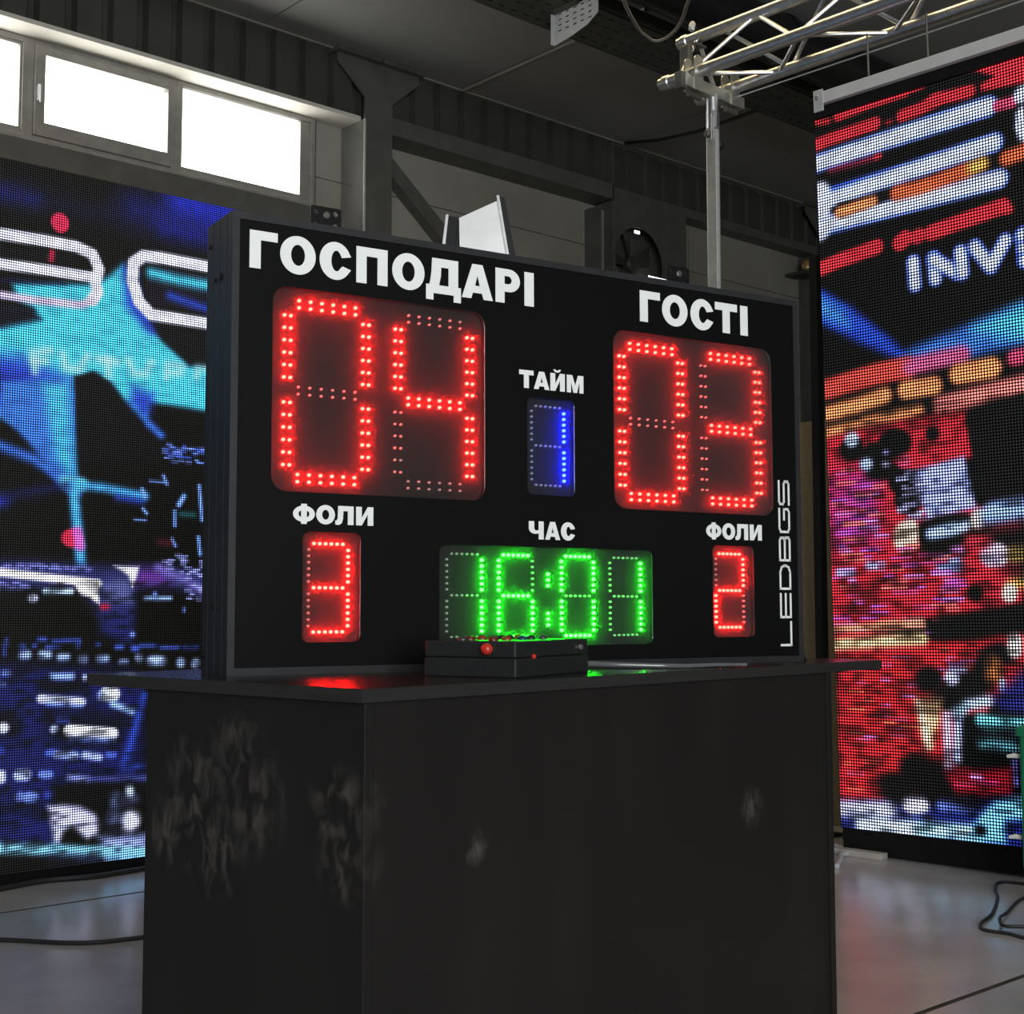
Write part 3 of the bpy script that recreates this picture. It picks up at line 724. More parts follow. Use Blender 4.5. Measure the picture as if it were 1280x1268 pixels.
RIGHT_ART = [
('c',[(9.6,248.2),(21.7,249.2),(35.5,249.5)],4.2,(235,48,62),1),
('c',[(38.5,250.3),(41.5,250.5)],4.2,(235,48,62),1),
('c',[(-1.9,249.2),(2.2,247.7),(5.5,247.4)],2.3,(200,40,45),1),
('c',[(-1.4,239.8),(5.2,240.6),(23.7,241.5)],4.8,(235,48,62),1),
('c',[(34,241.4),(41.1,241.9),(47,243.3)],4.5,(235,48,62),1),
('c',[(45.6,243.4),(58.4,242.8)],4.5,(235,48,62),1),
('c',[(28.3,240.6),(29.8,240.5)],1.9,(160,30,40),1),
('p',[(48.5,250.8),(65.7,251.7),(104.3,252.4),(103.8,243),(76.6,240.4),(71.3,240.7),(62.5,241.6),(61.9,244.1),(66.8,245.3),(60.8,248.8),(53.1,250.8)],0,(235,48,62),1),
('c',[(-1.7,233.2),(28.8,234.6),(64.3,236)],7.1,(70,110,245),1.2),
('c',[(-1.7,233.2),(28.8,234.6),(64.3,236)],5.8,(205,218,255),1.5),
('c',[(68,235.3),(72.4,235.2)],3.9,(225,70,110),1),
('c',[(5.6,229.2),(23.1,229.5)],1.3,(190,50,90),2),
('c',[(23.9,229.6),(25.1,229.7)],1.9,(235,48,62),1),
('c',[(3.5,220.2),(35.7,221.7),(65.7,223.7)],6.8,(60,100,245),1.2),
('c',[(3.5,210),(35.2,210.7),(66.8,211.5)],6.8,(60,100,245),1.2),
('c',[(3.5,218.8),(35.7,221.6),(65.7,223.7)],5.5,(205,218,255),1.5),
('c',[(1.1,222.2),(0.6,209.2)],8.4,(205,218,255),1.5),
('c',[(3.5,210.4),(35.2,210.8),(66.8,211.5)],5.8,(205,218,255),1.5),
('p',[(6.6,215.1),(8.3,216.9),(23.3,217),(29.5,216.9),(57.2,218.4),(62.8,219.7),(63,215.6),(50,214.8),(29.3,213.8),(8.9,211.4)],0,(10,8,10),1),
('c',[(8.6,213.6),(21.7,214.7)],3.9,(245,150,95),1.2),
('c',[(30.9,215.3),(39.9,215.2),(55.7,216.8)],5.2,(238,105,62),1.5),
('c',[(58.9,217.3),(61.4,217.7)],4.8,(240,180,90),2),
('c',[(-1.7,194.7),(7.4,196.5),(22.5,198.4)],5.5,(235,48,62),1),
('c',[(31.3,198),(33.2,199)],5.8,(235,48,62),1),
('c',[(37.6,198.7),(38.4,198.9)],5.2,(235,48,62),1),
('c',[(42.8,199),(56.4,200.8),(67.7,202.2)],5.5,(235,48,62),1),
('c',[(69.3,200.5),(70,200.7)],2.6,(235,48,62),1),
('c',[(75.8,236.7),(84.9,236.7),(91.2,236.7)],5.8,(205,218,255),1.2),
('c',[(75.9,226.8),(84.3,225.8)],5.8,(205,218,255),1.2),
('c',[(76.1,230),(76.5,224)],5.8,(205,218,255),1.2),
('c',[(69.8,217.5),(74.2,218.1),(82.7,218.5)],5.2,(238,105,62),1.5),
('c',[(35.8,190.5),(36.2,182.5)],5.2,(60,95,240),1.2),
('c',[(35.8,190.5),(36.2,182.5)],3.9,(205,218,255),1.3),
('c',[(43.1,190.4),(43.6,183.2)],5.2,(60,95,240),1.2),
('c',[(43.1,190.4),(43.6,183.2)],3.9,(205,218,255),1.3),
('c',[(43.4,189.7),(51.4,183.7)],5.2,(60,95,240),1.2),
('c',[(43.4,189.7),(51.4,183.7)],3.9,(205,218,255),1.3),
('c',[(52.7,190.5),(53.1,183.4)],5.2,(60,95,240),1.2),
('c',[(52.7,190.5),(53.1,183.4)],3.9,(205,218,255),1.3),
('c',[(57.7,191.2),(62.8,183.5),(67.9,191)],5.2,(60,95,240),1.2),
('c',[(57.7,191.2),(62.8,183.5),(67.9,191)],3.9,(205,218,255),1.3),
('c',[(73.9,191.7),(74.3,183.5)],5.2,(60,95,240),1.2),
('c',[(73.9,191.7),(74.3,183.5)],3.9,(205,218,255),1.3),
('c',[(73.9,191.7),(79.4,192.1)],5.2,(60,95,240),1.2),
('c',[(73.9,191.7),(79.4,192.1)],3.9,(205,218,255),1.3),
('c',[(74,187.4),(78.5,187.8)],5.2,(60,95,240),1.2),
('c',[(74,187.4),(78.5,187.8)],3.9,(205,218,255),1.3),
('c',[(74.3,183.5),(79.6,184)],5.2,(60,95,240),1.2),
('c',[(74.3,183.5),(79.6,184)],3.9,(205,218,255),1.3),
('p',[(-4.5,190.3),(1.2,186.9),(12.1,179.2),(25.4,167),(32.3,159.9),(29.2,158.4),(16.2,165.1),(1.4,174.2),(-5.1,177.6)],0,(36,80,232),2.5),
('p',[(-4.7,187.4),(1.1,184),(8.9,178.1),(10.3,172.8),(1.5,177.1),(-4.9,180.5)],0,(70,150,245),4),
('p',[(30.4,158.9),(33.7,161.7),(58.9,167.3),(78.2,171.6),(105.4,177.4),(104.5,159.2),(72.5,156.9),(51.4,154.8),(40.8,156.4)],0,(60,125,240),3),
('p',[(57.1,164.7),(73.1,169.3),(105.4,176.7),(104.7,163.8),(72.6,158.9)],0,(80,200,240),5),
('c',[(0.8,151.9),(20.2,154.6),(31.6,155.1)],7.7,(235,75,65),1.5),
('c',[(33.4,155.3),(44.4,156.2),(51.5,156.5)],6.1,(225,95,150),2),
('c',[(50.3,150.4),(61.5,150.9)],7.1,(245,150,95),1.5),
('c',[(31.2,147.6),(41.3,147.8)],6.5,(245,150,95),1.5),
('c',[(69.2,153),(77.3,153.4)],5.2,(235,75,120),1.5),
('c',[(-0.1,143),(12,144.7),(23.2,146.8)],5.8,(245,150,95),1.8),
('c',[(43.7,141.2),(56,142.6),(76.9,145.1)],6.1,(240,130,125),2),
('c',[(0.6,136.3),(14.6,138.3),(35.5,140.1)],4.2,(245,150,95),2),
('p',[(0,134.5),(19.4,136.8),(36.3,137.9),(52.3,137.7),(54.2,123.1),(42.7,120.9),(54.3,106.8),(69.8,104.1),(68.4,75),(34.1,70.7),(-3.6,61.4),(-2.1,96.5)],0,(225,40,58),2),
('p',[(-1.1,121.3),(18.8,122.2),(17.7,97.3),(-2.1,96.5)],0,(195,45,130),8),
('p',[(10.8,117.7),(18.6,117.9),(11.9,99.3),(7,99.6)],0,(175,70,190),6),
('p',[(51.9,137.2),(71.7,141.4),(103.9,147.9),(101.9,111),(70.1,108.5),(57.7,107.4),(54.6,114.1),(54.1,121.5)],0,(9,9,11),1.2),
('e',(9.9,130),(4.6,4.3),(6, 6, 8),1.2),
('e',(26.2,130.1),(6.3,5.1),(6, 6, 8),1.2),
('e',(18.9,126.1),(6.1,5.1),(6, 6, 8),1.2),
('e',(21.6,121.1),(7.1,3.1),(6, 6, 8),1.2),
('e',(40.1,131.8),(2.4,2.4),(6, 6, 8),1.2),
('e',(28.5,117.1),(5.1,4.6),(6, 6, 8),1.2),
('e',(30.5,111),(5.1,5.1),(6, 6, 8),1.2),
('e',(45.3,99.2),(13.2,6.1),(6, 6, 8),1.2),
('e',(42.3,93.6),(9.2,4.1),(6, 6, 8),1.2),
('e',(10,133.1),(2.8,2.6),(190, 215, 255),1.2),
('e',(15.2,124.1),(2.6,2.4),(170, 195, 250),1.2),
('e',(29.4,123.8),(2.6,2.4),(235, 75, 120),1.2),
('e',(22.6,123.6),(1.4,1),(190, 190, 240),1.2),
('e',(22.8,127.4),(1,0.8),(150, 150, 220),1.2),
('p',[(31.4,120.2),(50.8,123.5),(54.3,106.4),(37,103.8)],0,(165,178,252),1.3),
('s',(26,104,34,120),(26, 1, 4, 1.2, 6),[(95,95,127),(190,190,254)],1),
('c',[(38.1,98.8),(49.7,100.6)],4.2,(170,200,250),1.5),
('c',[(54.6,103.5),(54.5,101.9)],5.1,(200,190,190),1.3),
('c',[(29,99.1),(28.9,97.4)],9.2,(235,205,185),1.3),
('c',[(31.4,101.6),(31.4,101.6)],4.1,(245,225,200),1.3),
('c',[(59.2,104),(69.9,105.1),(86.7,106.9)],7.7,(150,185,252),2),
('p',[(57.4,100.1),(69.7,101),(94.1,102.5),(93.2,85.9),(68.9,85.2),(61.8,87.1),(57.1,93.7)],0,(20,12,18),5),
('c',[(58.4,91.1),(60.5,91)],7.6,(225,205,245),1.3),
('c',[(42.2,88.5),(45.5,88.3)],6.3,(150,165,235),2),
('c',[(2.8,87.1),(8.2,86.9)],2.6,(175,175,250),1.3),
('c',[(14.6,89.3),(20,89.1)],2.8,(175,180,250),1.3),
('c',[(45.2,93.4),(48.3,93.3)],2.4,(190,120,200),1.3),
('c',[(52,95.6),(55.4,95.4)],5.1,(225,50,70),3),
('c',[(66.1,90.9),(86.1,93.8)],3.9,(215,180,90),3),
('c',[(64.8,81.4),(72.2,83.5)],3.2,(215,190,90),3),
('c',[(63.9,79.1),(63.8,78.3)],5.1,(225,215,205),1.3),
('c',[(30.4,89.9),(34.1,89.8)],4.1,(90,15,25),4),
('c',[(18.5,83.6),(23.2,83.4)],3.1,(90,15,25),4),
('c',[(10.9,76),(12.9,76)],4.1,(90,15,25),4),
('c',[(32.5,85.7),(33.4,85.6)],3.1,(90,15,25),4),
('e',(52.4,79.3),(2.6,2.4),(5, 5, 6),1.2),
('s',(-1,66,47,96),(80, 2, 9, 1, 7),[(235,80,170),(190,90,220),(215,150,250),(250,120,110),(120,20,35)],1),
('s',(0,96,18,123),(40, 2, 9, 1, 8),[(235,80,170),(190,90,220),(215,150,250),(250,120,110),(120,20,35)],1),
('p',[(33.6,70.2),(68.4,75.4),(100.3,79.7),(99.8,70.7),(68,66.4),(47.1,64.2),(36.6,65.7)],0,(6,6,8),2),
('c',[(-0.3,67.1),(16.4,68.7),(33.2,70.2)],1.6,(225,190,140),2),
('p',[(0.4,67),(41,63.4),(59.9,65.3),(89,67.1),(87.9,46.9),(56.9,45.9),(47.5,22.2),(25.5,12.7),(-0.3,7.5)],0,(225,38,48),2),
('c',[(0.3,62.5),(16.4,63.5),(33.4,64.4)],3.9,(245,215,160),1.8),
('c',[(0.5,68.1),(33.6,68.9)],1.6,(240,160,120),2),
('s',(2,13,28,59),(55, 1, 6, 0.9, 9),[(235,90,150),(110,12,22),(250,110,80),(150,20,30),(200,120,220)],1),
('s',(31,48,65,63),(35, 1, 6, 0.9, 10),[(235,90,150),(110,12,22),(250,110,80),(150,20,30),(200,120,220)],1),
('e',(35,51.3),(5,4.3),(8, 7, 10),2),
('e',(22.2,15.4),(7.4,4.7),(8, 7, 10),2),
('e',(29.2,21),(6.2,5.6),(8, 7, 10),2),
('e',(36.7,17.5),(7.4,7.4),(8, 7, 10),2),
('e',(48.8,49.6),(7.4,5),(8, 7, 10),2),
('e',(42.3,45.5),(6.2,5),(8, 7, 10),2),
('e',(55.3,54.6),(5,5),(8, 7, 10),2),
('e',(59.6,59.5),(6.2,3.7),(8, 7, 10),2),
('p',[(29.7,44.6),(39.6,45.4),(38.7,38.4),(35.3,29.3),(33,28)],0,(245,195,145),2.2),
('c',[(31.3,43.2),(33.8,29.7)],1.9,(255,240,215),2),
('c',[(42.9,51.9),(43.4,52)],5,(190,195,235),1.3),
('c',[(43.1,54.4),(47.6,54.5)],2.2,(170,170,220),1.3),
('c',[(64.8,63.9),(64.7,61)],5,(225,215,215),1.3),
('c',[(57.4,56.6),(57.2,52.7)],3.7,(235,140,70),3),
('c',[(60.2,51),(60.1,48.7)],2,(150,200,230),1.3),
('p',[(56.9,45.9),(67.4,54.8),(89.1,70.8),(87.6,41.3),(58.7,41.2)],0,(34,36,130),3),
('p',[(45.3,40.7),(66.7,40.5),(87.6,40.4),(86.8,25.8),(44.4,23)],0,(8,10,12),1.5),
('c',[(44.2,40.6),(48.5,43.5),(54.8,44.7)],3.9,(175,215,250),2),
('c',[(52.5,38.8),(66.5,38.1),(87.5,38.6)],3.9,(110,210,230),1.5),
('c',[(40.9,39.5),(40.7,23.7)],3.2,(225,195,240),1.5),
('c',[(44.6,38.7),(43.7,25.4)],2.9,(165,190,240),1.5),
('c',[(52.6,31.4),(63.2,30.7)],2.9,(95,170,190),2.5),
('c',[(54.4,35.7),(63.4,35.2)],1.9,(50,90,100),3),
('c',[(63,27.1),(63.1,19.5)],1.6,(110,120,230),1.5),
('p',[(39,21.6),(61.9,24.1),(61.5,15.6),(42.9,14.1)],0,(150,16,36),2),
('c',[(43.1,17.8),(49.4,18.3)],1.1,(240,60,110),1),
('c',[(51.5,19.1),(56.6,19)],1.3,(240,60,150),1),
('c',[(48.5,20.6),(51.6,20.6)],1.3,(220,150,240),1),
('p',[(-0.2,9.1),(19.7,10.2),(38.5,9.8),(65.4,15.9),(86.5,19.4),(85.4,-0.7),(-0.7,-3)],0,(26,40,130),3),
('c',[(1.5,6.4),(19.1,7.7)],5.5,(205,205,250),2),
('c',[(26.5,9.7),(30.3,10.1)],5.8,(225,225,255),1.6),
('c',[(32.3,5.3),(33.4,5.4)],3.7,(40,45,110),1.3),
('c',[(38,10.9),(46.5,11.2)],4.2,(110,135,250),1.6),
('c',[(8.4,1.8),(27.2,2)],5.8,(205,225,255),2),
('c',[(30.5,1.9),(47.6,2.4)],6.1,(175,225,255),2),
('c',[(31.5,-1.2),(46.4,-1)],2.3,(50,120,200),2),
('p',[(51,9.4),(56.4,13.7),(64,15.7),(86.5,19.4),(86.1,12.1),(59.1,7.8),(58.7,0.6),(50.6,0),(46.5,1.8)],0,(120,200,245),2),
('p',[(18.7,12.1),(36.5,13.6),(46.9,9.5),(51.1,10.9),(49.2,14.6)],0,(6,6,9),3),
('e',(50.6,3.9),(2,1.7),(8, 8, 14),1.2),
]


def led_wall(name, label, loc, rot, art, nc, nr, cabs_x, cabs_z, pitch, mat, base_h, busy, repeat=0):
    t = thing(name, label, 'LED screen', loc, rot)
    img = np.clip(raster(art, nc, nr), 0, 255)
    # the picture is busy: lamp to lamp variation, strongest below row `busy`
    g = np.random.default_rng(nc)
    n = g.random((nr // 2 + 2, nc // 4 + 2))
    yy, xx = np.arange(nr) / 2.0, np.arange(nc) / 4.0
    y0, x0 = yy.astype(int), xx.astype(int); fy, fx = (yy - y0)[:, None], (xx - x0)[None, :]
    soft = (n[y0][:, x0] * (1 - fx) + n[y0][:, x0 + 1] * fx) * (1 - fy) + (n[y0 + 1][:, x0] * (1 - fx) + n[y0 + 1][:, x0 + 1] * fx) * fy
    amt = np.where(np.arange(nr) < busy, 0.5, 0.12)[:, None]
    img *= (1.0 - amt * np.clip((soft - 0.42) * 2.2, 0, 1))[..., None]
    if repeat:      # the picture goes on over further cabinets to the left
        img = np.concatenate([img[:, nc - 2 * repeat:nc - repeat], img], 1)
        nc += repeat; cabs_x = cabs_x * nc // (nc - repeat)
    rgb = srgb_lin(img)
    rgb = rgb * (0.85 + 1.0 * (rgb @ np.array([0.2126, 0.7152, 0.0722])))[..., None]      # bright picture areas drive the lamps harder
    cw, ch = nc // cabs_x, nr // cabs_z
    jj, ii = np.meshgrid(np.arange(ch + 1), np.arange(cw + 1), indexing='ij')
    verts = np.stack([ii.ravel() * pitch, np.zeros(ii.size), jj.ravel() * pitch], 1)
    a = (np.arange(ch)[:, None] * (cw + 1) + np.arange(cw)[None, :]).ravel()
    faces = np.stack([a, a + 1, a + cw + 2, a + cw + 1], 1)
    gap = 0.0012
    hb = MB().box(gap, 0.002, gap, cw * pitch - gap, 0.13, ch * pitch - gap).mesh('cabinet', black_plastic)
    for r in range(cabs_z):
        for c in range(cabs_x):
            cab = link('cabinet', hb, t)
            cab.location = (c * cw * pitch, 0, r * ch * pitch)
            me = bpy.data.meshes.new('lamp_face')
            me.from_pydata(verts.tolist(), [], faces.tolist())
            at = me.attributes.new('lamp', 'FLOAT_COLOR', 'FACE')
            blk = rgb[r * ch:(r + 1) * ch, c * cw:(c + 1) * cw].reshape(-1, 3)
            at.data.foreach_set('color', np.concatenate([blk, np.ones((len(blk), 1))], 1).astype(np.float32).ravel())
            me.materials.append(mat)
            link('lamp_face', me, cab)
    W = nc * pitch
    MB().box(0, 0.012, -base_h, W, 0.30, -0.001).obj('base_frame', black_steel, t)
    for x in (0.15, W * 0.5, W - 0.15):
        MB().box(x - 0.02, 0.131, 0, x + 0.02, 0.17, nr * pitch - 0.05).obj('rear_post', black_steel, t)
        MB().tube([(x, 0.16, nr * pitch * 0.7), (x, 0.75, -base_h + 0.02)], 0.02, 8).obj('rear_strut', black_steel, t)
    return t

LP, RP = 0.00802, 0.0107
left_mat = led_wall_material('blue_led_wall', LP, 2.1, 0.36)
right_mat = led_wall_material('red_led_wall', RP, 2.5, 0.32)
lw = led_wall('led_video_wall', 'tall LED video wall showing glowing blue and white city graphics, under the windows', (0.551 - 100 * LP, 4.386, 0.04), (0, 0, 0), LEFT_ART, 300, 291, 3, 3, LP, left_mat, 0.04, 118, 100)
rw = led_wall('led_video_wall', 'tall LED video wall showing red circuit-board graphics, hung below the truss', (4.2796, 2.9764, 0.09), (0, 0, 0), RIGHT_ART, 192, 252, 3, 4, RP, right_mat, 0.09, 142)
rw.rotation_euler = (Matrix.Rotation(-1.5146, 3, 'Z') @ Matrix.Rotation(-0.0144, 3, 'Y') @ Matrix.Rotation(0.0124, 3, 'X')).to_euler()
H2 = 252 * RP
MB().box(0.03, -0.034, H2 + 0.012, 2.02, -0.008, H2 + 0.058).obj('top_bar', bar_mat, rw, bevel=0.002)
MB().box(0.0, -0.008, H2 - 0.03, 2.05, 0.06, H2 + 0.07).obj('top_channel', black_steel, rw)
MB().box(0.022, -0.040, H2 - 0.018, 0.064, -0.034, H2 + 0.066).obj('clamp_plate', plate_mat, rw, bevel=0.002)
MB().lathe([(0.010, 0), (0.010, 0.006), (0.006, 0.010)], (0.043, -0.040, H2 + 0.036), (0, -1, 0), 6).obj('clamp_bolt', zinc, rw)
for x in (0.22, 0.46):
    MB().tube([(x, 0.03, H2 + 0.06), (x, 0.03, 2.945)], 0.004, 6).obj('suspension_rod', zinc_dark, rw)

# ------------------------------------------------------------------ truss and its stand
tr = thing('lighting_truss', 'triangular aluminium lighting truss above the red LED wall', 'truss', (4.125, 3.689, 3.063), (0, 0, -1.537 + PI / 2))
# local: chords run along -y
CH = {'near': (0.0, 0.0), 'far': (0.244, 0.0), 'top': (0.122, 0.209)}
TL = 4.2
for k, (x, z) in CH.items():
    MB().tube([(x, 0, z), (x, -TL, z)], 0.025, 20).obj('chord', alu, tr, smooth=True)
def lacing(a, b, step, off):
    (x0, z0), (x1, z1) = CH[a], CH[b]
    y = -off; flip = False
    MB().tube([(x0, -0.10, z0), (x1, -0.10, z1)], 0.009, 8).obj('end_strut', alu, tr, smooth=True)
    while y - step > -TL + 0.05:
        p, q = ((x0, z0), (x1, z1)) if not flip else ((x1, z1), (x0, z0))
        MB().tube([(p[0], y, p[1]), (q[0], y - step, q[1])], 0.009, 8).obj('lacing_bar', alu, tr, smooth=True)
        y -= step; flip = not flip
lacing('near', 'far', 0.26, 0.16)
lacing('near', 'top', 0.26, 0.14)
lacing('top', 'far', 0.26, 0.22)
MB().tube([(0.262, -0.12, -0.035), (0.262, -TL, -0.035)], 0.003, 6).obj('safety_wire', plate_mat, tr)
for x, z in CH.values():
    MB().lathe([(0.0255, 0.0), (0.030, 0.004), (0.030, 0.030), (0.0255, 0.034)], (x, -0.02, z), (0, -1, 0), 20).obj('end_collar', alu, tr, smooth=True)
# end clamp with couplers that hold the top chord to the cross bar
MB().box(0.030, -0.125, 0.03, 0.060, -0.075, 0.15).obj('coupler', zinc_dark, tr, bevel=0.006)
MB().box(0.085, -0.12, 0.165, 0.155, -0.08, 0.175).obj('coupler_strap', zinc_dark, tr)
MB().lathe([(0.010, -0.02), (0.014, -0.01), (0.014, 0.012), (0.009, 0.02)], (0.085, -0.10, 0.245), (0.3, 0, 1), 10).obj('coupler_bolt', plate_mat, tr)

st = thing('truss_stand', 'galvanised lifting stand whose fork carries the end of the truss', 'stand', (4.247, 3.515, 0.0), (0, 0, -1.537 + PI / 2))
MB().box(-0.020, -0.020, 0.9, 0.020, 0.020, 2.93).obj('pole', zinc, st, bevel=0.003)
MB().box(-0.009, -0.0225, 0.95, 0.009, -0.020, 2.85).obj('pole_groove', plate_mat, st)
MB().box(-0.032, -0.032, 0.05, 0.032, 0.032, 1.5).obj('outer_mast', zinc, st, bevel=0.003)
MB().tube([(0, 0, 2.86), (0, 0, 3.0)], 0.025, 14).obj('spigot', alu, st, smooth=True)
MB().box(-0.20, -0.022, 2.985, 0.19, 0.022, 3.034).obj('cross_bar', zinc, st, bevel=0.003)
for x in (-0.122, 0.122):
    for y in (-0.028, 0.022):
        flat = [(x - 0.028, 2.98), (x + 0.028, 2.98), (x + 0.028, 3.10)] + [(x + 0.028 * math.cos(a), 3.10 + 0.028 * math.sin(a)) for a in [PI * k / 8 for k in range(1, 8)]] + [(x - 0.028, 3.10)]
        MB().prism(flat, 'y', y, y + 0.006).obj('fork_plate', zinc, st)
    MB().tube([(x - 0.035, 0.0, 2.965), (x + 0.035, 0.0, 2.965)], 0.012, 10).obj('fork_bolt', zinc_dark, st)
MB().box(-0.222, -0.020, 2.972, -0.190, 0.020, 3.040).obj('end_block', zinc_dark, st, bevel=0.004)
u = MB().tube([(-0.035, -0.03, 2.80), (-0.035, -0.03, 2.90), (-0.055, -0.035, 2.90), (-0.055, -0.035, 2.79)], 0.003, 6)
u.obj('locking_pin', plate_mat, st)
MB().lathe([(0.014, 0), (0.020, 0.008), (0.020, 0.03), (0.012, 0.036)], (0.02, 0, 2.80), (1, 0, 0), 12).obj('clamp_knob', black_plastic, st)
MB().lathe([(0.010, 0), (0.016, 0.006), (0.016, 0.02), (0.010, 0.026)], (-0.02, 0, 2.83), (-1, 0, 0), 12).obj('clamp_knob', zinc_dark, st)
for k in range(4):
    a = PI / 4 + k * PI / 2
    MB().tube([(0.02 * math.cos(a), 0.02 * math.sin(a), 0.18), (0.24 * math.cos(a), 0.24 * math.sin(a), 0.018)], 0.016, 8).obj('leg', zinc, st)

# ------------------------------------------------------------------ things behind the scoreboard
fl = thing('floodlight', 'bare sheet-metal floodlight with dark side rails on a stand behind the scoreboard', 'floodlight', (2.335, 2.745, 0.0), (0, 0, -0.74))
sheet = material('bright_sheet_metal', (0.68, 0.68, 0.67), 0.33, 0.35, noise=(14, 5), color2=(0.62, 0.62, 0.61))
def quad_prism(name, pts, y0, y1, mat):
    return MB().prism(pts, 'y', y0, y1).obj(name, mat, fl)
quad_prism('reflector_sheet', [(-0.052, 1.80), (-0.055, 1.94), (0.050, 1.988), (0.083, 1.80)], -0.004, 0.004, sheet)
quad_prism('side_rail', [(-0.098, 1.80), (-0.083, 1.945), (-0.058, 1.94), (-0.070, 1.80)], -0.01, 0.05, black_steel)
quad_prism('rail_edge', [(-0.107, 1.80), (-0.090, 1.947), (-0.083, 1.947), (-0.098, 1.80)], -0.014, 0.05, plate_mat)
quad_prism('side_rail', [(0.086, 1.80), (0.053, 2.0), (0.068, 1.995), (0.104, 1.80)], -0.005, 0.05, black_steel)
quad_prism('rail_edge', [(0.079, 1.80), (0.046, 2.0), (0.053, 2.0), (0.086, 1.80)], -0.012, 0.05, plate_mat)
quad_prism('back_box', [(-0.075, 1.80), (-0.07, 1.93), (0.052, 1.975), (0.088, 1.80)], 0.006, 0.045, black_steel)
MB().tube([(0, 0.025, 0.03), (0, 0.025, 1.83)], 0.016, 12).obj('stand_pole', black_steel, fl)
for k in range(3):
    a = 0.4 + 2 * PI * k / 3
    MB().tube([(0, 0.025, 0.35), (0.26 * math.cos(a), 0.025 + 0.26 * math.sin(a), 0.012)], 0.011, 8).obj('leg', black_steel, fl)

o = tag(MB().box(-0.006, -0.42, 0, 0.006, 0.42, 1.692).obj('fibreboard_sheet', mdf, bevel=0.001), 'upright brown fibreboard sheet behind the scoreboard and the red LED wall', 'board')
o.location = (4.80, 3.62, 0)
bp = thing('black_post', 'slim black upright post just behind the edge of the red LED wall', 'post', (4.545, 3.235, 0))
MB().box(-0.018, -0.018, 0.012, 0.018, 0.018, 2.32).obj('upright', black_steel, bp)
MB().box(-0.05, -0.05, 0, 0.05, 0.05, 0.012).obj('foot_plate', black_steel, bp)

# ------------------------------------------------------------------ desk
DZ = 0.772
dk = thing('desk', 'dark wenge laminate desk with smeared side panel carrying the scoreboard', 'desk', (1.1225, 1.5727, 0), (0, 0, 0.1082))
MB().box(0, 0, DZ - 0.020, 1.553, 0.717, DZ).obj('desktop', desk_top_mat, dk)
e = MB().box(-0.0006, -0.0006, DZ - 0.0195, 1.5536, 0.0, DZ - 0.0008).box(-0.0006, 0.0, DZ - 0.0195, 0.0, 0.717, DZ - 0.0008).box(1.553, 0.0, DZ - 0.0195, 1.5536, 0.717, DZ - 0.0008)
e.obj('edge_band', edge_mat, dk)
MB().box(0.010, 0.004, 0.0, 0.028, 0.545, DZ - 0.020).obj('side_panel', desk_mat, dk, bevel=0.001)
MB().box(1.317, 0.004, 0.0, 1.335, 0.545, DZ - 0.020).obj('side_panel', desk_mat, dk, bevel=0.001)
MB().box(0.028, 0.010, 0.03, 1.317, 0.026, DZ - 0.020).obj('front_panel', desk_mat, dk)
MB().box(0.028, 0.40, 0.40, 1.317, 0.418, DZ - 0.020).obj('rear_rail', desk_mat, dk)

# ------------------------------------------------------------------ scoreboard
BW, BH, BD = 1.3108, 0.7982, 0.1274
sb = thing('scoreboard', 'black electronic sports scoreboard with red, green and blue digits standing on the desk', 'scoreboard', (1.170, 2.0267, DZ), (-0.0054, 0, -0.175))
RW = 0.013     # width of the rails seen from the front
PLATE = 0.012
WIN = [(0.0755, 0.3165, 0.505, 0.6775, 0.028), (0.806, 0.315, 1.232, 0.680, 0.028), (0.5995, 0.334, 0.7105, 0.524, 0.012),
       (0.1355, 0.055, 0.247, 0.2475, 0.012), (0.4065, 0.043, 0.900, 0.2325, 0.015), (1.0585, 0.055, 1.1725, 0.247, 0.012)]
flat_curve('face_panel', [[(RW, RW), (BW - RW, RW), (BW - RW, BH - RW), (RW, BH - RW)]] + [rrect(*w) for w in WIN], PLATE, face_mat, sb, 0.002)
# extruded side rails with long grooves
def side_rail(x_out, sgn):
    cuts = [0.026, 0.062, 0.098]
    prof = [(x_out, 0.0)]
    for g in cuts:
        prof += [(x_out, g - 0.0022), (x_out + sgn * 0.009, g - 0.0022), (x_out + sgn * 0.009, g + 0.0022), (x_out, g + 0.0022)]
    prof += [(x_out, BD), (x_out + sgn * RW, BD), (x_out + sgn * RW, 0.0)]
    MB().prism(prof, 'z', 0.0, BH).obj('side_rail', rail_mat, sb)
side_rail(0.0, 1)
side_rail(BW, -1)
MB().box(RW, 0, BH - RW, BW - RW, BD, BH).obj('top_rail', rail_mat, sb)
MB().box(RW, 0, 0, BW - RW, BD, RW).obj('bottom_rail', rail_mat, sb)
MB().box(RW, BD - 0.006, RW, BW - RW, BD - 0.002, BH - RW).obj('back_panel', black_steel, sb)
for (dy, z, r) in ((0.110, 0.758, 0.0042), (0.052, 0.692, 0.0066), (0.081, 0.692, 0.0045), (0.106, 0.118, 0.0042), (0.070, 0.116, 0.0042), (0.114, 0.032, 0.0042), (0.042, 0.116, 0.003)):
    MB().lathe([(r, 0.0), (r, 0.0015), (r * 0.6, 0.0032)], (0.0, dy, z), (-1, 0, 0), 10).obj('screw', black_steel, sb)
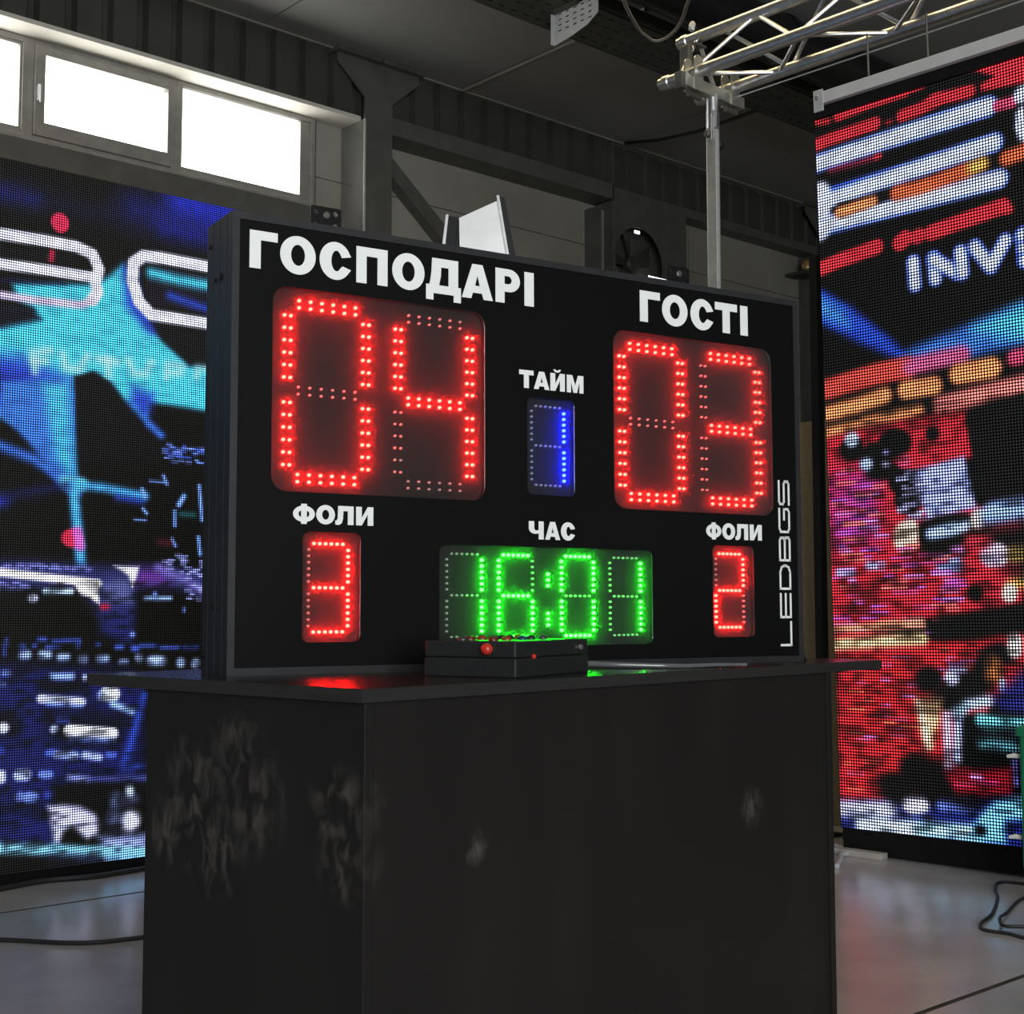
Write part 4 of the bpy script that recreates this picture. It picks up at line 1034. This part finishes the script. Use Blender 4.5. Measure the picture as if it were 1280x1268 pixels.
for (ux, uz) in ((0.199, 0.0), (1.047, 0.0)):
    pl = flat_curve('mounting_bracket', [rrect(ux, BH - 0.03, ux + 0.062, BH + 0.075, 0.003, 2)] + [[(ux + hx + 0.0055 * math.cos(2 * PI * k / 10), BH + hz + 0.0055 * math.sin(2 * PI * k / 10)) for k in range(10)] for hx, hz in ((0.011, 0.064), (0.051, 0.064), (0.011, 0.040), (0.051, 0.040))], 0.003, black_steel, sb, BD)
    MB().lathe([(0.008, 0), (0.008, 0.004), (0.005, 0.006)], (ux + 0.031, BD, BH + 0.058), (0, -1, 0), 6).obj('bracket_bolt', zinc_dark, sb)
MB().prism([(BW, 0.0), (BW + 0.020, 0.0), (BW + 0.016, 0.006), (BW, 0.048)], 'y', 0.012, 0.10).obj('foot', black_steel, sb)
MB().lathe([(0.030, 0.0), (0.046, 0.004), (0.048, 0.012), (0.040, 0.022), (0.020, 0.028), (0.008, 0.029)], (BW, 0.06, 0.675), (1, 0, 0), 24).obj('siren', black_plastic, sb, smooth=True)

# LED digits
LED_R = 0.0030
def led_mesh(name, pts, mat, r=LED_R, h=0.0062):
    m = MB()
    for (x, z) in pts:
        m.lathe([(r, 0.0), (r, 0.5 * h), (0.86 * r, 0.78 * h), (0.5 * r, 0.96 * h), (0.12 * r, h)], (x, 0, z), (0, -1, 0), 8)
    return m.mesh(name, mat, True)
BIG_H = [(-0.0547 + 0.02188 * k, s * 0.0063) for k in range(6) for s in (-1, 1)]
BIG_V = [(s * 0.0060, -0.0551 + 0.02204 * k) for k in range(6) for s in (-1, 1)]
SML_H = [(-0.0277 + 0.01108 * k, 0) for k in range(6)]
SML_V = [(0, -0.0280 + 0.01120 * k) for k in range(6)]
COLON = [(0, -0.0112 + 0.0112 * k) for k in range(3)]
CACHE = {}
def seg_mesh(kind, mat):
    if (kind, mat.name) not in CACHE:
        pts = {'BH': BIG_H, 'BV': BIG_V, 'SH': SML_H, 'SV': SML_V, 'CO': COLON}[kind]
        CACHE[(kind, mat.name)] = led_mesh('led_segment', pts, mat, LED_R if mat is not led_off else 0.0024)
    return CACHE[(kind, mat.name)]
LIT = {'0': 'abcdef', '1': 'bc', '2': 'abged', '3': 'abgcd', '4': 'fgbc', '6': 'acdefg'}
LEDY = 0.0142
def digit(board, ch, cx, cz, big, mat):
    w, h, v = (0.0760, 0.1546, 0.0772) if big else (0.0380, 0.0775, 0.0388)
    K = 'B' if big else 'S'
    spots = {'a': (0, h, 'H'), 'g': (0, 0, 'H'), 'd': (0, -h, 'H'), 'f': (-w, v, 'V'), 'b': (w, v, 'V'), 'e': (-w, -v, 'V'), 'c': (w, -v, 'V')}
    for s, (dx, dz, o) in spots.items():
        lit = s in LIT[ch]
        q = link('led_segment', seg_mesh(K + o, mat if lit else led_off), board)
        q.location = (cx + dx, LEDY, cz + dz)
        if not lit: q['label'] = 'unlit segment of white LED lenses'
def tanu(u): return 0.0082 * (u + 0.80) / 2.2
def tanv(v): return 0.0082 * (v - 0.108) / 2.2
plan = [(0, [('0', 0.1798, 0.4948), ('4', 0.3965, 0.4936)], True, led_red),
        (1, [('0', 0.9040, 0.4946), ('3', 1.1170, 0.4950)], True, led_red),
        (2, [('1', 0.6480, 0.4303)], False, led_blue),
        (3, [('3', 0.1853, 0.1500)], False, led_red),
        (4, [('1', 0.4606, 0.1385), ('6', 0.5735, 0.1385), ('0', 0.7165, 0.1390), ('1', 0.8325, 0.1388)], False, led_green),
        (5, [('2', 1.1055, 0.1528)], False, led_red)]
for wi, digs, big, mat in plan:
    x0, z0, x1, z1, r = WIN[wi]
    board = MB().box(x0 - 0.008, LEDY, z0 - 0.008, x1 + 0.008, LEDY + 0.002, z1 + 0.008).obj('digit_board', pcb_mat, sb)
    for ch, cx_, cz_ in digs:
        digit(board, ch, cx_ + tanu(cx_), cz_ + tanv(cz_), big, mat)
    if wi == 4:
        for cz_ in (0.1697, 0.0938):
            q = link('colon_dots', seg_mesh('CO', mat), board)
            q.location = (0.6470 + tanu(0.647), LEDY, cz_)
    flat_curve('acrylic_cover', [rrect(x0 + 0.0004, z0 + 0.0004, x1 - 0.0004, z1 - 0.0004, r)], 0.0014, acrylic_mat, sb, 0.0022)

# lettering
def arc(cx, cy, rx, ry, a0, a1, n):
    return [(cx + rx * math.cos(math.radians(a0 + (a1 - a0) * k / n)), cy + ry * math.sin(math.radians(a0 + (a1 - a0) * k / n))) for k in range(n + 1)]
def glyph(ch, w, h, s, t):
    if ch == 'Г': return [[(0, 0), (s, 0), (s, h - t), (w, h - t), (w, h), (0, h)]]
    if ch == 'І': return [[(0, 0), (w, 0), (w, h), (0, h)]]
    if ch == 'П': return [[(0, 0), (s, 0), (s, h - t), (w - s, h - t), (w - s, 0), (w, 0), (w, h), (0, h)]]
    if ch == 'Т': return [[(w / 2 - s / 2, 0), (w / 2 + s / 2, 0), (w / 2 + s / 2, h - t), (w, h - t), (w, h), (0, h), (0, h - t), (w / 2 - s / 2, h - t)]]
    if ch == 'О': return [arc(w / 2, h / 2, w / 2, h * 0.515, 0, 352, 44), arc(w / 2, h / 2, w / 2 - s, h * 0.515 - t * 0.95, 0, 350, 35)]
    if ch == 'С':
        o = arc(w * 0.5, h / 2, w / 2, h * 0.515, 38, 322, 36); i = arc(w * 0.53, h / 2, w / 2 - s * 1.02, h * 0.515 - t * 0.95, 318, 42, 30)
        return [[(w * 0.99, h * 0.655)] + o + [(w * 0.99, h * 0.30)] + [(w * 0.72, h * 0.375)] + i + [(w * 0.70, h * 0.60)]]
    if ch == 'Д':
        return [[(0, -0.19 * h), (0.21 * w, -0.19 * h), (0.21 * w, 0), (0.79 * w, 0), (0.79 * w, -0.19 * h), (w, -0.19 * h), (w, 0.24 * h), (0.92 * w, 0.24 * h), (0.92 * w, h), (0.17 * w, h), (0.15 * w, 0.6 * h), (0.12 * w, 0.36 * h), (0.09 * w, 0.24 * h), (0, 0.24 * h)],
                [(0.37 * w, 0.24 * h), (0.64 * w, 0.24 * h), (0.64 * w, h - t), (0.43 * w, h - t), (0.42 * w, 0.5 * h)]]
    if ch == 'А':
        return [[(0, 0), (0.30 * w, 0), (0.355 * w, 0.17 * h), (0.645 * w, 0.17 * h), (0.70 * w, 0), (w, 0), (0.665 * w, h), (0.335 * w, h)],
                [(0.425 * w, 0.38 * h), (0.575 * w, 0.38 * h), (0.5 * w, 0.68 * h)]]
    if ch == 'Р':
        return [[(0, 0), (s, 0), (s, 0.33 * h)] + arc(0.55 * w, 0.665 * h, 0.45 * w, 0.335 * h, -90, 90, 16) + [(0, h)],
                [(s, 0.56 * h)] + arc(0.52 * w, 0.675 * h, 0.14 * w, 0.115 * h, -90, 90, 10) + [(s, 0.79 * h)]]
    if ch in 'ИЙ':
        c = [[(0, 0), (s, 0), (w - s, 0.60 * h), (w - s, 0), (w, 0), (w, h), (w - s, h), (s, 0.40 * h), (s, h), (0, h)]]
        if ch == 'Й': c.append(arc(w * 0.47, h * 1.22, 0.25 * w, 0.17 * h, 180, 360, 14) + arc(w * 0.47, h * 1.22, 0.11 * w, 0.06 * h, 360, 180, 10))
        return c
    if ch == 'М':
        return [[(0, 0), (s * 0.86, 0), (s * 0.86, 0.62 * h), (0.39 * w, 0), (0.61 * w, 0), (w - s * 0.86, 0.62 * h), (w - s * 0.86, 0), (w, 0), (w, h), (0.67 * w, h), (0.5 * w, 0.42 * h), (0.33 * w, h), (0, h)]]
    if ch == 'Ч':
        return [[(w - s, 0), (w, 0), (w, h), (w - s, h), (w - s, 0.52 * h)] + arc(0.50 * w, 0.62 * h, 0.14 * w, 0.13 * h, -90, -180, 8) + [(0.36 * w, h), (0, h)] + arc(0.45 * w, 0.60 * h, 0.45 * w, 0.30 * h, 180, 270, 10) + [(w - s, 0.33 * h)]]
    if ch == 'Ф':
        o = arc(w / 2, h / 2, w / 2, 0.43 * h, 0, 352, 44)
        top = [p for p in o if p[1] > h / 2]; hs = s * 0.48
        right_top = [p for p in o if p[1] >= h / 2 and p[0] > w / 2 + hs]; left_top = [p for p in o if p[1] >= h / 2 and p[0] < w / 2 - hs]
        left_bot = [p for p in o if p[1] < h / 2 and p[0] < w / 2 - hs]; right_bot = [p for p in o if p[1] < h / 2 and p[0] > w / 2 + hs]
        out = right_top + [(w / 2 + hs, 0.93 * h), (w / 2 + hs, 1.03 * h), (w / 2 - hs, 1.03 * h), (w / 2 - hs, 0.93 * h)] + left_top + left_bot + [(w / 2 - hs, 0.07 * h), (w / 2 - hs, -0.03 * h), (w / 2 + hs, -0.03 * h), (w / 2 + hs, 0.07 * h)] + right_bot
        return [out, arc(w / 2 + hs, h / 2, w / 2 - s * 0.92 - hs, 0.43 * h - t, -90, 90, 12), arc(w / 2 - hs, h / 2, w / 2 - s * 0.92 - hs, 0.43 * h - t, 90, 270, 12)]
    if ch == 'Л':
        return [[(0, 0.01 * h), (0, 0.22 * h), (0.08 * w, 0.22 * h), (0.13 * w, 0.34 * h), (0.155 * w, h), (w, h), (w, 0), (w - s, 0), (w - s, h - t), (0.44 * w, h - t), (0.42 * w, 0.32 * h), (0.36 * w, 0.09 * h), (0.22 * w, -0.01 * h), (0.08 * w, -0.015 * h)]]
def lettering(text, spans, z0, h, s, t):
    for ch, (a, b) in zip(text, spans):
        cs = glyph(ch, (b - a) / 1000, h / 1000, s / 1000, t / 1000)
        q = flat_curve('letter', [[(a / 1000 + x, z0 / 1000 + y) for x, y in c] for c in cs], 0.0008, vinyl, sb, 0.0013)
lettering('ГОСПОДАРІ', [(31.4, 82.9), (87.6, 154.9), (162.4, 224.4), (234.3, 297.2), (306.6, 373.7), (377.1, 451.7), (453.6, 522.1), (528, 583.5), (593.8, 615.5)], 702, 67, 20.5, 16.5)
lettering('ГОСТІ', [(874.4, 926.7), (932, 999.6), (1007.5, 1070.6), (1074.6, 1136.4), (1145.1, 1166.2)], 703.5, 65, 20.5, 16.5)
lettering('ТАЙМ', [(581, 614.1), (614.7, 651), (653.2, 687.3), (692.1, 731.9)], 540.5, 35, 11.5, 9.2)
lettering('ЧАС', [(601.9, 635.9), (639.2, 674.2), (676.1, 709.7)], 247.3, 35, 11.5, 9.2)
FOLY = [(116.7, 157.7), (160.3, 196), (196.7, 232.1), (237, 271)]
lettering('ФОЛИ', FOLY, 261.7, 33.3, 11.2, 9)
lettering('ФОЛИ', [(a + 925.1, b + 925.1) for a, b in FOLY], 260.5, 33.8, 11.2, 9)

# maker's lettering up the right edge
STROKES = {'L': [[(0, 1), (0, 0), (1, 0)]], 'E': [[(1, 1), (0, 1), (0, 0), (1, 0)], [(0, .5), (1, .5)]],
           'D': [[(0, 0), (0, 1), (.72, 1), (.93, .86), (1, .6), (1, .4), (.93, .14), (.72, 0), (0, 0)]],
           'B': [[(0, 0), (0, 1), (.86, 1), (.98, .88), (.98, .62), (.88, .5), (0, .5)], [(.88, .5), (1, .38), (1, .12), (.88, 0), (0, 0)]],
           'G': [[(1, 1), (.16, 1), (0, .86), (0, .14), (.16, 0), (.86, 0), (1, .12), (1, .52), (.55, .52)]],
           'S': [[(1, 1), (.12, 1), (0, .88), (0, .62), (.12, .5), (.88, .5), (1, .38), (1, .12), (.88, 0), (0, 0)]]}
def stroke_mesh(lines, sx, sy, th, ox, oz):
    m = MB()
    for ln in lines:
        for (a, b) in zip(ln[:-1], ln[1:]):
            p = Vector((a[0] * sx, a[1] * sy)); q = Vector((b[0] * sx, b[1] * sy)); d = (q - p).normalized(); n = Vector((-d.y, d.x)) * th / 2
            p = p - d * th / 2; q = q + d * th / 2
            poly = [p - n, q - n, q + n, p + n]
            # letter x runs up the board, letter y runs to the left
            m.prism([(ox - v.y, oz + v.x) for v in poly], 'y', 0.0013, 0.0021)
    return m
for ch, (a, b) in zip('LEDBGS', [(33.7, 87.7), (94, 148.5), (155.4, 210.1), (217.1, 271.7), (279, 333.7), (339.5, 394.4)]):
    th = 0.0050
    stroke_mesh(STROKES[ch], (b - a) / 1000 - th, 0.0335 - th, th, 1.2785 - th / 2, a / 1000 + th / 2).obj('letter', vinyl, sb)

# ------------------------------------------------------------------ remote control box on the desk
cb = thing('control_box', 'black plastic control box with coloured push buttons in front of the clock digits', 'control box', (1.484, 1.651, DZ), (0, 0, 0.33))
cbm = material('control_box_plastic', (0.015, 0.0165, 0.0165), 0.33, noise=(90, 3), color2=(0.019, 0.021, 0.021))
MB().box(0, 0, 0.0, 0.268, 0.178, 0.032).obj('lower_shell', cbm, cb, bevel=0.003)
MB().box(0.001, 0.001, 0.0325, 0.267, 0.177, 0.060).obj('upper_shell', cbm, cb, bevel=0.003)
def cap_button(x, y, rgb):
    m = material('button_cap', rgb, 0.3, noise=(40, 2), color2=tuple(v * 0.9 for v in rgb))
    MB().lathe([(0.0090, 0.0), (0.0090, 0.0025), (0.0078, 0.0055), (0.0048, 0.0075), (0.001, 0.0082)], (x, y, 0.0595), (0, 0, 1), 16).obj('push_button', m, cb, smooth=True)
RED, ORA, BLU, BLK, DKG = (0.14, 0.012, 0.010), (0.22, 0.035, 0.010), (0.012, 0.022, 0.10), (0.012, 0.012, 0.014), (0.04, 0.04, 0.04)
for x, y, c in ((0.030, 0.120, DKG), (0.055, 0.120, RED), (0.095, 0.120, ORA), (0.135, 0.120, BLU), (0.165, 0.12, BLK), (0.19, 0.12, BLK), (0.225, 0.12, ORA),
                (0.030, 0.060, RED), (0.075, 0.060, ORA), (0.130, 0.060, BLU), (0.160, 0.06, BLK), (0.205, 0.06, DKG)):
    cap_button(x, y, c)
redm = material('red_button', (0.55, 0.035, 0.02), 0.3, noise=(40, 2), color2=(0.5, 0.03, 0.02))
MB().lathe([(0.0085, 0.0), (0.0095, 0.003), (0.0095, 0.008), (0.0075, 0.012), (0.003, 0.014)], (0.0, 0.052, 0.047), (-1, 0, 0), 18).obj('round_button', redm, cb, smooth=True)
MB().lathe([(0.0042, 0.0), (0.0042, 0.003), (0.002, 0.005)], (0.058, 0.0, 0.034), (0, -1, 0), 12).obj('indicator_lamp', redm, cb, smooth=True)
MB().lathe([(0.005, 0.0), (0.005, 0.004), (0.003, 0.0042)], (0.232, 0.0, 0.046), (0, -1, 0), 12).obj('socket', zinc, cb)
o = tag(MB().tube([(0, 0, 0), (0.09, -0.03, 0.001), (0.16, -0.06, -0.002), (0.22, -0.105, -0.004), (0.27, -0.135, -0.005), (0.33, -0.15, -0.004), (0.40, -0.175, -0.0045)], [0.0065, 0.006, 0.0055, 0.005, 0.0045, 0.004, 0.0035], 10).obj('control_cable', cable_gloss, smooth=True), 'glossy grey cable running across the desk from the control box', 'cable')
o.location = (1.716, 1.858, DZ + 0.010)

# ------------------------------------------------------------------ on the floor
def floor_cable(name, label, pts, r, mat):
    o = tag(MB().tube(smooth_path([(x - pts[0][0], y - pts[0][1], r + z) for x, y, z in pts]), r, 8).obj(name, mat, smooth=True), label, 'cable')
    o.location = (pts[0][0], pts[0][1], 0)
    return o
floor_cable('floor_cable', 'thin black cable lying across the slab left of the desk', [(1.0, 4.10, 0), (1.30, 3.83, 0), (1.453, 3.679, 0), (1.597, 3.503, 0), (1.749, 3.45, 0), (2.1, 3.37, 0)], 0.006, cable_black)
floor_cable('floor_cable', 'dark cable snaking along the foot of the blue LED wall', [(1.3, 4.28, 0), (1.55, 4.29, 0), (1.721, 4.335, 0), (1.86, 4.365, 0), (1.99, 4.33, 0), (2.10, 4.33, 0), (2.3, 4.36, 0)], 0.009, cable_black)
floor_cable('floor_cable', 'pale grey cable at the foot of the red LED wall near the desk', [(4.0, 2.80, 0), (4.12, 2.87, 0), (4.19, 2.915, 0), (4.26, 2.92, 0.0), (4.31, 2.99, 0.0), (4.36, 3.12, 0.0)], 0.009, cable_grey)
floor_cable('floor_cable', 'black cable lying in loose loops on the floor before the red LED wall', [(4.22, 2.05, 0), (4.209, 2.231, 0), (4.175, 2.296, 0), (4.06, 2.25, 0), (3.94, 2.176, 0), (3.723, 2.075, 0), (3.59, 2.035, 0), (3.525, 1.99, 0), (3.532, 1.918, 0), (3.518, 1.86, 0), (3.56, 1.80, 0), (3.68, 1.83, 0.001), (3.60, 1.90, 0.011), (3.564, 1.952, 0.011), (3.646, 2.008, 0.011), (3.754, 2.047, 0.002), (4.0, 2.122, 0), (4.05, 2.05, 0), (3.95, 1.93, 0)], 0.005, cable_black)
o = tag(MB().box(-0.025, -0.10, 0, 0.025, 0.10, 0.022).obj('timber_batten', material('pale_batten', (0.42, 0.40, 0.36), 0.6, noise=(20, 4), color2=(0.34, 0.32, 0.29)), bevel=0.002), 'short pale batten on the floor under the red LED wall', 'batten')
o.location = (4.255, 2.885, 0); o.rotation_euler = (0, 0, 0.1)
gb = thing('green_crate', 'green plastic crate with white clips in front of the red LED wall', 'crate', (3.95, 2.099, 0), (0, 0, -1.5146))
MB().box(0.0, 0, 0.10, 0.30, 0.20, 0.535).obj('crate_body', green_mat, gb, bevel=0.01)
MB().box(-0.006, -0.006, 0.50, 0.306, 0.206, 0.530).obj('crate_rim', green_mat, gb, bevel=0.004)
for x in (0.02, 0.26):
    for y in (0.02, 0.16):
        MB().box(x, y, 0.0, x + 0.03, y + 0.03, 0.105).obj('crate_foot', black_plastic, gb)
for z in (0.19, 0.435):
    MB().tube([(0.006, 0.03, z), (-0.025, 0.02, z + 0.004), (-0.045, 0.015, z)], [0.006, 0.008, 0.005], 8).obj('clip', white_plastic, gb, smooth=True)
